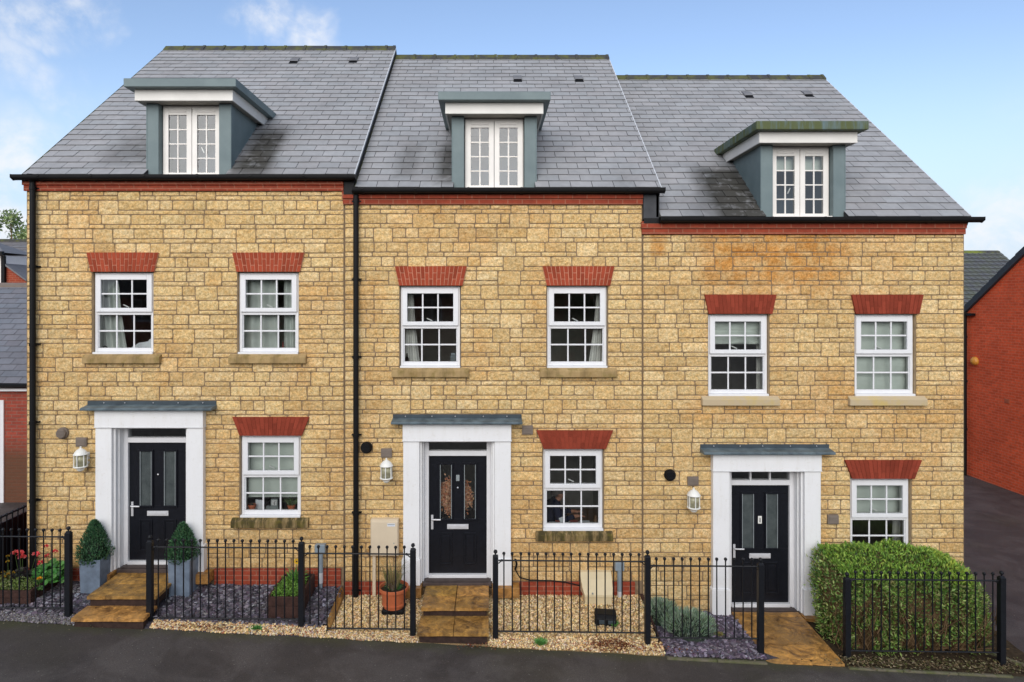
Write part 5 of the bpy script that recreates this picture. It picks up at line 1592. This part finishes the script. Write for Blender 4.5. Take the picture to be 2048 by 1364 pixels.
m = MB(); m.box(PX0 - .24, PX0 + .22, PY0 - .23, PY0 + .23, fz + .33, fz + .38); m.build('seat', M['black'], t, bevel=.03)
m = MB(); m.box(PX0 - .32, PX0 - .27, PY0 - .2, PY0 + .2, fz + .42, fz + .88); m.build('backrest', M['black'], t, bevel=.03)
for sx in (-.2, .18):
    for sy in (-.19, .19): m = MB(); m.tube([(PX0 + sx, PY0 + sy, fz), (PX0 + sx, PY0 + sy, fz + .33)], .015, 6); m.build('leg', M['black'], t)
dx0, dx1, dy0, dy1 = PX0 + .30, PX0 + 1.45, .45, 1.15
t = thing('desk', 'wooden desk behind the window, littered with books and papers', 'desk', ((dx0 + dx1) / 2, .8, fz))
m = MB(); m.box(dx0, dx1, dy0, dy1, fz + .735, fz + .76); m.build('desktop', M['wood'], t, bevel=.004)
for a in (dx0 + .03, dx1 - .08):
    for b in (dy0 + .03, dy1 - .08): m = MB(); m.box(a, a + .05, b, b + .05, fz, fz + .7345); m.build('leg', M['wood'], t)
zd = sill_z(897)
def book(label, pa, pb, z0, h, y, mat, rot=0):
    x0, x1 = X(pa, y), X(pb, y); m = MB(); m.box(x0, x1, y, y + .14, z0, z0 + h, mi=0); m.box(x0 + .004, x1 - .004, y - .003, y - .0005, z0 + h * .2, z0 + h * .8, mi=1)
    o = m.build('book', [M[mat], M['paper']], None, ((x0 + x1) / 2, y, z0), bevel=.002); o.rotation_euler.y = R(rot); tag(o, label, 'book')
book('pale flat book at the window edge under a red one', 1100, 1126, zd, .02, .135, 'paper'); book('dull red book lying on the pale flat book', 1112, 1127, zd + .022, .02, .14, 'redbook')
book('thick pale book lying mid sill behind the middle pane', 1139, 1160, zd, .025, .135, 'paper'); book('thin red book on the thick pale book', 1142, 1157, zd + .027, .016, .14, 'redbook')
x = X(1130, .15); m = MB(); m.prism_x([(.13, zd), (.134, zd), (.20, zd + .13), (.196, zd + .13)], x - .05, x + .02); o = m.build('folder', M['paper'], None, (x, .15, zd)); o.rotation_euler.y = R(-22); tag(o, 'white folded leaflet leaning up on the downstairs sill', 'leaflet')
x0, x1 = X(1159, .15), X(1183, .15); m = MB()
for k in range(5): m.box(x0 + k * .006, x1 - k * .004, .135 + k * .004, .28, zd + k * .008, zd + k * .008 + .006)
tag(m.build('paper_stack', M['paper'], None, (x0, .2, zd)), 'low stack of bluish papers on the downstairs sill', 'papers')
x = X(1191, .2); m = MB(); m.lathe([(.03, 0), (.034, .08), (.03, .085), (.02, .10), (.02, .14), (.024, .15)], (x, .2, zd), 12); tag(m.build('jar', M['wood'], None, (x, .2, zd)), 'brown jar at the end of the cluttered sill', 'jar')
SKY_STR, SUN_STR, SUN_ANG, EXPO = .11, 1.5, 60, .86
CLOUD = (4.7, 4.8, 5.0, 1); SKY_TINT = (1.08, 1.02, 1.03, 1)
# ------------------------------------------------------------------ neighbouring buildings
# garage, left
t = thing('garage', 'red brick garage with slate roof and white door frame beyond the end house', 'garage', (-12, 4, .55))
Yg = 3.9; ze = Z(768, Yg); gx0, gx1 = -17.0, -9.0
def Pg(py): return Z(py, Yg)
m = MB(); dxr = X(9, Yg)          # doorway edge
m.box(dxr + .0, gx1, Yg, Yg + .2, .2, ze - .05); m.box(gx0, dxr - 2.4, Yg, Yg + .2, .2, ze - .05); m.box(dxr - 2.4, dxr, Yg, Yg + .2, Pg(800), ze - .05)
m.box(gx0, gx0 + .2, Yg + .2, Yg + 6, .2, ze - .05); m.box(gx1 - .2, gx1, Yg + .2, Yg + 6, .2, ze - .05)
m.build('wall', M['brick_dirty'], t)
m = MB()
th = R(38); nC = 18
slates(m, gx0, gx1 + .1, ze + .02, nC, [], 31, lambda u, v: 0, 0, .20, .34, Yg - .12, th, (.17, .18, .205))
c_, s_ = math.cos(th), math.sin(th); yr = Yg - .12 + nC * .2 * c_; zr = ze + .02 + nC * .2 * s_
m.prism_x([(Yg - .1, ze), (yr, zr - .01), (2 * yr - Yg + .1, ze), (yr, zr - .2)], gx0, gx1 + .1, mi=1)
ro = m.build('roof', [M['slate'], M['underlay']], t)
m = MB(); m.prism_x([(yr - .12, zr - .08), (yr - .12, zr - .02), (yr, zr + .05), (yr + .12, zr - .02), (yr + .12, zr - .08)], gx0, gx1 + .1); m.build('ridge_tiles', M['vent'], ro)
m = MB(); m.prism_x([(Yg - .13, ze + .02), (Yg - .13, ze - .05), (Yg - .19, ze - .07), (Yg - .24, ze - .03), (Yg - .245, ze + .02)], gx0, gx1 + .1); m.build('gutter', M['black'], t)
m = MB(); m.box(gx0, gx1, Yg - .125, Yg - .1, ze - .14, ze - .0); m.build('fascia', M['upvc'], t)
m = MB(); m.box(dxr - .10, dxr - .0, Yg - .03, Yg + .12, .2, Pg(800)); m.box(dxr - 2.4, dxr - 2.3, Yg - .03, Yg + .12, .2, Pg(800)); m.box(dxr - 2.3, dxr - .1, Yg - .03, Yg + .12, Pg(806), Pg(800)); m.build('door_frame', M['upvc'], t, bevel=.005)
m = MB(); m.box(dxr - 2.3, dxr - .1, Yg + .05, Yg + .08, .2, Pg(806)); m.build('garage_door', M['upvc'], t)
# far house beyond the garage
t = thing('distant_house', 'distant house with grey tiled roof rising behind the garage', 'house', (-26, 18, .5))
Yh = 15.0; Dh = D + Yh
zr = CZ + (CY - 481) * (Dh + 3) / F; ze = CZ + (CY - 566) * Dh / F
xr = X(62, Yh) + 1.5
m = MB(); th = math.atan2(zr - ze, 3.0)
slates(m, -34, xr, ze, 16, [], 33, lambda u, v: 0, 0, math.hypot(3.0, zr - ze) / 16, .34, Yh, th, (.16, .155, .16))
m.prism_x([(Yh + .02, ze - .02), (Yh + 3, zr - .02), (Yh + 6, ze - .02), (Yh + 3, zr - .3)], -34, xr, mi=1)
rf = m.build('roof', [M['slate'], M['underlay']], t)
m = MB(); m.prism_x([(Yh + 2.85, zr - .06), (Yh + 2.85, zr), (Yh + 3, zr + .07), (Yh + 3.15, zr), (Yh + 3.15, zr - .06)], -34, xr); m.build('ridge_tiles', M['ridge'], rf)
m = MB(); m.box(-33.8, xr - .1, Yh + .3, Yh + 5.7, .3, ze - .03); m.build('wall', M['brick'], t)
# its front wing: red gable, pale corner, black pipe
Yw = 13.2
m = MB(); xa, xb, xc = X(12, Yw), X(52, Yw), X(-60, Yw)
m.prism_y([(xa, Z(700, Yw)), (xb, Z(700, Yw)), (xb, Z(563, Yw)), (xa, Z(533, Yw))], Yw, Yw + 2); m.build('gable', M['brick'], t)
m = MB(); m.prism_y([(xa - .0, Z(531, Yw)), (xb + .05, Z(562, Yw)), (xb + .05, Z(559, Yw)), (xa, Z(527, Yw))], Yw - .08, Yw + 2); m.build('verge', M['ventslate'], t)
m = MB(); m.box(xc, xa - .001, Yw - .02, Yw + 1.5, .3, Z(511, Yw)); m.build('rendered_wall', M['cream'], t)
m = MB(); x = X(6, Yw - .1); m.box(x - .06, x + .06, Yw - .12, Yw - .03, .3, Z(512, Yw)); m.build('downpipe', M['black'], t)
m = MB(); z_, z2_ = Z(506, Yw), Z(484, Yw + .7); p_ = [(xc, Yw - .25, z_), (X(17, Yw), Yw - .25, z_), (X(17, Yw), Yw + 1.5, z_), (X(-6, Yw + .7), Yw + .7, z2_), (xc, Yw + .7, z2_), (xc, Yw + 1.5, z_)]
m.add(p_, [(0, 1, 3, 4), (1, 2, 3), (4, 3, 2, 5), (5, 2, 1, 0)]); m.build('bay_roof', M['ventslate'], t)
m = MB(); m.prism_x([(Yw - .25, Z(504, Yw)), (Yw - .25, Z(511, Yw)), (Yw - .38, Z(510, Yw)), (Yw - .38, Z(504, Yw))], xc, X(19, Yw)); m.build('gutter', M['black'], t)

# tree behind
def tree(label, x, y, z0, H, Rc, n, seed, pal, L=(.10, .2), group=None):
    r_ = random.Random(seed); t = thing('tree', label, 'tree', (x, y, z0), group)
    tr = MB(); tr.tube([(x, y, z0), (x + .1, y, z0 + H * .35), (x, y + .1, z0 + H * .75)], [.22, .16, .05], 8)
    clumps = []
    for i in range(22):
        d = rv(r_); q = Vector((x, y, z0 + H * .66)) + Vector((d.x * Rc * .85, d.y * Rc * .85, d.z * H * .32)); clumps.append((q, r_.uniform(.45, .95) * Rc * .42))
        s0 = Vector((x, y, z0 + H * r_.uniform(.3, .65))); tr.tube([tuple(s0), tuple((s0 + q) / 2 + Vector((0, 0, .15))), tuple(q)], [.06, .04, .012], 5)
    tr.build('trunk', M['bark'], t)
    m = MB()
    for i in range(n):
        q, rr = r_.choice(clumps); d = rv(r_); p = q + d * rr * r_.random() ** .4
        l = r_.uniform(*L); leaf(m, p, rv(r_) + Vector((0, 0, .2)), d + rv(r_) * .6, l, l * .55, vary(r_.choice(pal), .3, r_))
    m.build('crown', M['leaf'], t)
tree('pale leafy tree rising behind the distant roofs', X(30, 24), 24, .5, CZ - .5 + (CY - 418) * 34 / F, 2.0, 7500, 5, [(.26, .34, .13), (.18, .27, .10), (.34, .42, .19)], (.12, .24))

# red gable house on the lane, right
t = thing('red_gable_house', 'tall red brick house with a dark sloping verge beside the lane', 'house', (19, 4.7, -.1))
gx = 14.0; ya, yb_ = .2, 8.68; zE = Z(622, yb_ + .0); zR = zE + (yb_ - ya) / 2 * math.tan(R(37)); yr = (ya + yb_) / 2
m = MB(); m.prism_x([(ya, -.6), (yb_, -.6), (yb_, zE), (yr, zR), (ya, zE)], gx, gx + 9); m.build('wall', M['brick_side'], t)
def rslab(name, o, th_, x0, x1, y0, y1, mat, par):
    m = MB(); a = R(37)
    m.prism_x([(y1, zE + o - (y1 - yb_) * math.tan(a)), (yr, zR + o), (y0, zE + o - (ya - y0) * math.tan(a)), (y0, zE + o + th_ - (ya - y0) * math.tan(a)), (yr, zR + o + th_), (y1, zE + o + th_ - (y1 - yb_) * math.tan(a))], x0, x1)
    return m.build(name, mat, par)
rf = rslab('roof', .002, .10, gx - .05, gx + 9.1, ya - .25, yb_ + .25, M['underlay'], t)
M['vergedark'] = plain('dark_verge_cap', (.035, .045, .055), .6, .3)
m = MB(); a = R(37); y = yb_ + .26
while y > yr:
    y2 = max(yr, y - .30)
    zz = lambda q: zE + .0 - (q - yb_) * math.tan(a)
    m.prism_x([(y, zz(y) - .06), (y, zz(y) + .15), (y2, zz(y2) + .125), (y2, zz(y2) - .06)], gx - .09, gx + .12)
    m.prism_x([(2 * yr - y, zz(y) - .06), (2 * yr - y, zz(y) + .15), (2 * yr - y2, zz(y2) + .125), (2 * yr - y2, zz(y2) - .06)], gx - .09, gx + .12); y = y2
m.build('verge_caps', M['vergedark'], rf)
m = MB(); m.tube([(gx - .10, yb_ - .06, zE - .02), (gx - .10, yb_ - .06, -.3)], .055, 10)
for q in (1.2, 2.6, 3.9): m.tube([(gx - .10, yb_ - .06, q), (gx - .10, yb_ - .06, q + .06)], .07, 10)
m.build('downpipe', M['black'], t)
m = MB(); m.prism_x([(yb_ + .02, zE - .03), (yb_ + .02, zE - .11), (yb_ + .08, zE - .13), (yb_ + .16, zE - .08), (yb_ + .165, zE - .0)], gx - .14, gx + 9); m.box(gx - .13, gx - .005, yb_ - .35, yb_ + .02, zE - .13, zE - .06); m.build('gutter', M['black'], t)
ya2 = (14 - .05) * F / (1948 - CX) - D; za2 = Z(722, ya2)
m = MB()
m.tube([(gx - .01, ya2, za2), (gx - .05, ya2, za2), (gx - .09, ya2, za2), (gx - .115, ya2, za2), (gx - .12, ya2, za2)], [.125, .12, .095, .05, .03], 18); m.build('alarm_box', M['amber'], t, smooth=False)
yv = 14 * F / (2015 - CX) - D; zv = Z(802, yv)
m = MB(); m.box(gx - .012, gx + .001, yv - .09, yv + .09, zv - .06, zv + .06)
for k in range(3): m.box(gx - .02, gx - .0125, yv - .08, yv + .08, zv - .045 + k * .035, zv - .03 + k * .035)
m.build('air_vent', M['terracotta'], t)
# far house with ribbed tiles behind it
t = thing('tiled_house', 'house with ribbed dark tiles and mossy ridge behind the red gable', 'house', (22, 22, -.1))
Yr_ = 24.0; zr = Z(505, Yr_); xr = X(1994, Yr_); Ye = 19.6; ze = Z(632, Ye)
m = MB(); th = math.atan2(zr - ze, Yr_ - Ye); L = math.hypot(zr - ze, Yr_ - Ye); n = 17
for i in range(n):
    v0, v1 = L * i / n, L * (i + 1) / n
    P = lambda v, h: (Ye + v * math.cos(th) - h * math.sin(th), ze + v * math.sin(th) + h * math.cos(th))
    xe = lambda v: xr
    m.prism_x([P(v0, 0), P(v0, .085), P(v1 + .03, .015), P(v1 + .03, 0)], 12.5, xr)
    x = 12.7
    while x < xr - .1:
        m.prism_x([P(v0 - .004, .083), P(v0 - .004, .105), P(v1, .04), P(v1, .012)], x, x + .05); x += .3
    m.prism_x([P(v0, -.1), P(v0, .075), P(v1, .05), P(v1, -.1)], xr, xr + .12)
t2 = NT('mossy_tiles'); s2 = t2.n('ShaderNodeSeparateXYZ'); t2.l(t2.coord(), s2.inputs[0])
zm = t2.n('ShaderNodeMapRange', ins={'From Min': zr + .1 - 1.0, 'From Max': zr + .1, 'To Min': 0.0, 'To Max': 1.0}); t2.l(s2.outputs['Z'], zm.inputs['Value'])
fm = t2.math('MULTIPLY', t2.ramp(t2.noise(1.6, 5), .42, .62), .25)
M['tiles'] = t2.out(t2.mix(t2.mix((.085, .09, .10), (.135, .14, .152), t2.noise(5, 4)), (.14, .17, .05), fm), .75, .3)
rf = m.build('roof', M['tiles'], t)
m = MB(); m.prism_x([(Yr_, zr - .05), (2 * Yr_ - Ye, ze - .05), (2 * Yr_ - Ye, ze - .15), (Yr_, zr - .2)], 12.5, xr + .1); m.build('back_slope', M['underlay'], rf)
m = MB(); x = 12.5
while x < xr: m.prism_x([(Yr_ - .16, zr - .06), (Yr_ - .14, zr + .05), (Yr_, zr + .11), (Yr_ + .14, zr + .05), (Yr_ + .16, zr - .06)], x, min(xr + .05, x + .44)); x += .45
t3 = NT('moss_ridge'); M['mossridge'] = t3.out(t3.mix((.07, .072, .07), (.16, .19, .045), t3.ramp(t3.noise(1.2, 4), .38, .58)), .9, .2)
m.build('ridge_tiles', M['mossridge'], rf)
m = MB(); m.prism_x([(Ye + .25, -.6), (2 * Yr_ - Ye - .25, -.6), (2 * Yr_ - Ye - .25, ze - .02), (Yr_, zr - .22), (Ye + .25, ze - .02)], 12.6, xr - .1); m.build('wall', M['brick_side'], t)

# houses across the road: only the window panes mirror them
def opp(label, x0, x1, y, eave, ridge, door, gable):
    t = thing('house_opposite', label, 'house', ((x0 + x1) / 2, y, -.2), 'houses across the road')
    m = MB()
    if gable: m.prism_y([(x0, -.6), (x1, -.6), (x1, eave), ((x0 + x1) / 2, ridge), (x0, eave)], y - 8, y)
    else: m.box(x0, x1, y - 8, y, -.6, eave)
    m.build('wall', M['brick'], t)
    m = MB()
    if gable:
        xm = (x0 + x1) / 2
        m.prism_y([(x0 - .3, eave - .2), (xm, ridge + .02), (x1 + .3, eave - .2), (x1 + .3, eave - .02), (xm, ridge + .2), (x0 - .3, eave - .02)], y - 8.2, y + .25)
    else: m.prism_x([(y + .35, eave - .05), (y + .35, eave + .08), (y - 4, ridge + .1), (y - 8.35, eave + .08), (y - 8.35, eave - .05)], x0 - .15, x1 + .15)
    m.build('roof', M['underlay'], t)
    n = 2 if gable else 3
    for k in range(n):
        for z in (1.0, 3.8):
            cx = x0 + (x1 - x0) * (k + .5) / n
            if z == 1.0 and k == door:
                m = MB(); m.box(cx - .5, cx + .5, y + .001, y + .06, -.1, 2.1); m.build('door', M['door'], t); continue
            m = MB(); m.box(cx - .6, cx + .6, y + .001, y + .05, z - .05, z + 1.25); w = m.build('window', M['upvc'], t)
            m = MB(); m.box(cx - .53, cx - .03, y + .051, y + .06, z + .03, z + 1.18); m.box(cx + .03, cx + .53, y + .051, y + .06, z + .03, z + 1.18); m.build('pane', M['door'], w)
opp('red brick gabled house opposite, mirrored in the panes', 3.5, 11.5, -27, 5.0, 8.0, 0, True)
opp('long low brick house opposite, mirrored in the panes', -9.0, 2.2, -28, 5.2, 8.0, 1, False)
opp('brick house opposite the end of the terrace, mirrored in the panes', -22, -11.0, -27, 5.2, 8.2, 2, False)
tree('dark tree across the road, mirrored in the panes', -10, -22, 0, 8, 2.6, 3000, 8, [(.05, .09, .03), (.08, .12, .04)], (.2, .4))
tree('broad dark tree across the road beside the gabled house', 2.9, -21.5, 0, 8, 2.4, 3000, 9, [(.05, .09, .03), (.07, .10, .04)], (.2, .4))

# ------------------------------------------------------------------ sky, sun, camera
SUN_EL, SUN_AZ = 25, -10         # azimuth measured from the viewer's back towards the right
w = bpy.data.worlds.new('World'); scene.world = w; w.use_nodes = True
nt = w.node_tree; bg = nt.nodes['Background']; bg.inputs['Strength'].default_value = SKY_STR
sky = nt.nodes.new('ShaderNodeTexSky'); sky.sky_type = 'NISHITA'; sky.sun_disc = False
sky.sun_elevation = R(SUN_EL); sky.sun_rotation = R(180 - SUN_AZ); sky.air_density = 1.0; sky.dust_density = .6; sky.ozone_density = 1.5; sky.altitude = 60
tc = nt.nodes.new('ShaderNodeTexCoord')
def wn(typ, **kw):
    x = nt.nodes.new(typ)
    for k, v in kw.items(): setattr(x, k, v)
    return x
def wm(op, a, b=0.0, clamp=False):
    x = wn('ShaderNodeMath', operation=op, use_clamp=clamp)
    for i, v in enumerate((a, b)):
        if hasattr(v, 'links'): nt.links.new(v, x.inputs[i])
        else: x.inputs[i].default_value = v
    return x.outputs[0]
def wnoise(scale, detail, rough=.6):
    x = wn('ShaderNodeTexNoise'); x.inputs['Scale'].default_value = scale; x.inputs['Detail'].default_value = detail; x.inputs['Roughness'].default_value = rough; x.inputs['Distortion'].default_value = .3
    nt.links.new(tc.outputs['Generated'], x.inputs['Vector']); return x
n1 = wnoise(11, 9, .62)
# each cloud is a soft patch of the sky dome in a fixed compass direction, broken up by noise
total = None
warp = wnoise(9, 4); wv = wn('ShaderNodeVectorMath', operation='SCALE'); sub = wn('ShaderNodeVectorMath', operation='SUBTRACT'); sub.inputs[1].default_value = (.5, .5, .5)
nt.links.new(warp.outputs['Color'], sub.inputs[0]); nt.links.new(sub.outputs[0], wv.inputs[0]); wv.inputs['Scale'].default_value = .15
adv = wn('ShaderNodeVectorMath', operation='ADD'); nt.links.new(tc.outputs['Generated'], adv.inputs[0]); nt.links.new(wv.outputs[0], adv.inputs[1])
CLOUDS = [(70, 30, .055, .62), (150, 58, .04, .62), (55, 130, .055, .5), (125, 200, .055, .5), (-10, 370, .12, 1.0), (0, 480, .13, 1.0), (530, 30, .05, .8), (610, 78, .055, .9), (2000, 455, .07, 1.0), (2060, 500, .10, 1.0), (1930, 540, .10, .9),
          (-500, 150, .25, .7), (2700, 300, .3, .8), (300, -620, .3, .6)]
for cpx, cpy, rad, amp in CLOUDS:
    d = Vector(((cpx - CX) / F, 1, (CY - cpy) / F)).normalized()
    ds = wn('ShaderNodeVectorMath', operation='DISTANCE'); nt.links.new(adv.outputs[0], ds.inputs[0]); ds.inputs[1].default_value = d
    mr = wn('ShaderNodeMapRange', interpolation_type='SMOOTHSTEP'); nt.links.new(ds.outputs['Value'], mr.inputs['Value'])
    mr.inputs['From Min'].default_value = rad; mr.inputs['From Max'].default_value = rad * .15; mr.inputs['To Min'].default_value = 0; mr.inputs['To Max'].default_value = amp
    total = mr.outputs[0] if total is None else wm('MAXIMUM', total, mr.outputs[0])
# the half of the sky behind the viewer is mostly thin overcast
sep = wn('ShaderNodeSeparateXYZ'); nt.links.new(tc.outputs['Generated'], sep.inputs[0])
mr = wn('ShaderNodeMapRange', interpolation_type='SMOOTHSTEP'); nt.links.new(sep.outputs['Y'], mr.inputs['Value'])
mr.inputs['From Min'].default_value = .15; mr.inputs['From Max'].default_value = -.55; mr.inputs['To Min'].default_value = 0; mr.inputs['To Max'].default_value = .8
total = wm('MAXIMUM', total, mr.outputs[0])
ns = wn('ShaderNodeMapRange', interpolation_type='SMOOTHSTEP'); nt.links.new(n1.outputs['Fac'], ns.inputs['Value']); ns.inputs['From Min'].default_value = .36; ns.inputs['From Max'].default_value = .62
fac = wm('MULTIPLY', total, ns.outputs[0], True)
fac = wm('MAXIMUM', fac, wm('MULTIPLY', mr.outputs[0], .6))
veil = wn('ShaderNodeMapRange', interpolation_type='SMOOTHSTEP'); nt.links.new(sep.outputs['Z'], veil.inputs['Value'])
veil.inputs['From Min'].default_value = .34; veil.inputs['From Max'].default_value = .02; veil.inputs['To Min'].default_value = 0.0; veil.inputs['To Max'].default_value = .92
mx = wn('ShaderNodeMix', data_type='RGBA'); nt.links.new(fac, mx.inputs['Factor']); 
tn = wn('ShaderNodeMix', data_type='RGBA', blend_type='MULTIPLY'); tn.inputs['Factor'].default_value = 1; nt.links.new(sky.outputs[0], tn.inputs['A']); tn.inputs['B'].default_value = SKY_TINT
vx = wn('ShaderNodeMix', data_type='RGBA'); nt.links.new(veil.outputs[0], vx.inputs['Factor']); nt.links.new(tn.outputs['Result'], vx.inputs['A']); vx.inputs['B'].default_value = (2.9, 3.65, 4.6, 1)
nt.links.new(vx.outputs['Result'], mx.inputs['A']); mx.inputs['B'].default_value = CLOUD
nt.links.new(mx.outputs['Result'], bg.inputs['Color'])
sl = bpy.data.lights.new('sun', 'SUN'); so = bpy.data.objects.new('sun', sl); COL.objects.link(so)
sl.energy = SUN_STR; sl.angle = R(SUN_ANG); sl.color = (1, .965, .90)
az, el = R(SUN_AZ), R(SUN_EL)
dirv = Vector((math.sin(az) * math.cos(el), -math.cos(az) * math.cos(el), math.sin(el)))
so.rotation_euler = dirv.to_track_quat('Z', 'Y').to_euler(); so.location = dirv * 40
cd = bpy.data.cameras.new('camera'); co = bpy.data.objects.new('camera', cd); COL.objects.link(co)
co.location = (0, -D, CZ); co.rotation_euler = (R(90), 0, 0)
cd.sensor_width = 36; cd.lens = 36 * F / 2048; cd.shift_x = (1024 - CX) / 2048; cd.shift_y = -(682 - CY) / 2048; cd.clip_end = 1000; cd.clip_start = .1
scene.camera = co
scene.view_settings.view_transform = 'Standard'; scene.view_settings.look = 'None'; scene.view_settings.gamma = 1; scene.view_settings.exposure = EXPO
scene.cycles.max_bounces = 8; scene.cycles.transparent_max_bounces = 16; scene.cycles.use_denoising = True
scene.cycles.caustics_reflective = False; scene.cycles.caustics_refractive = False
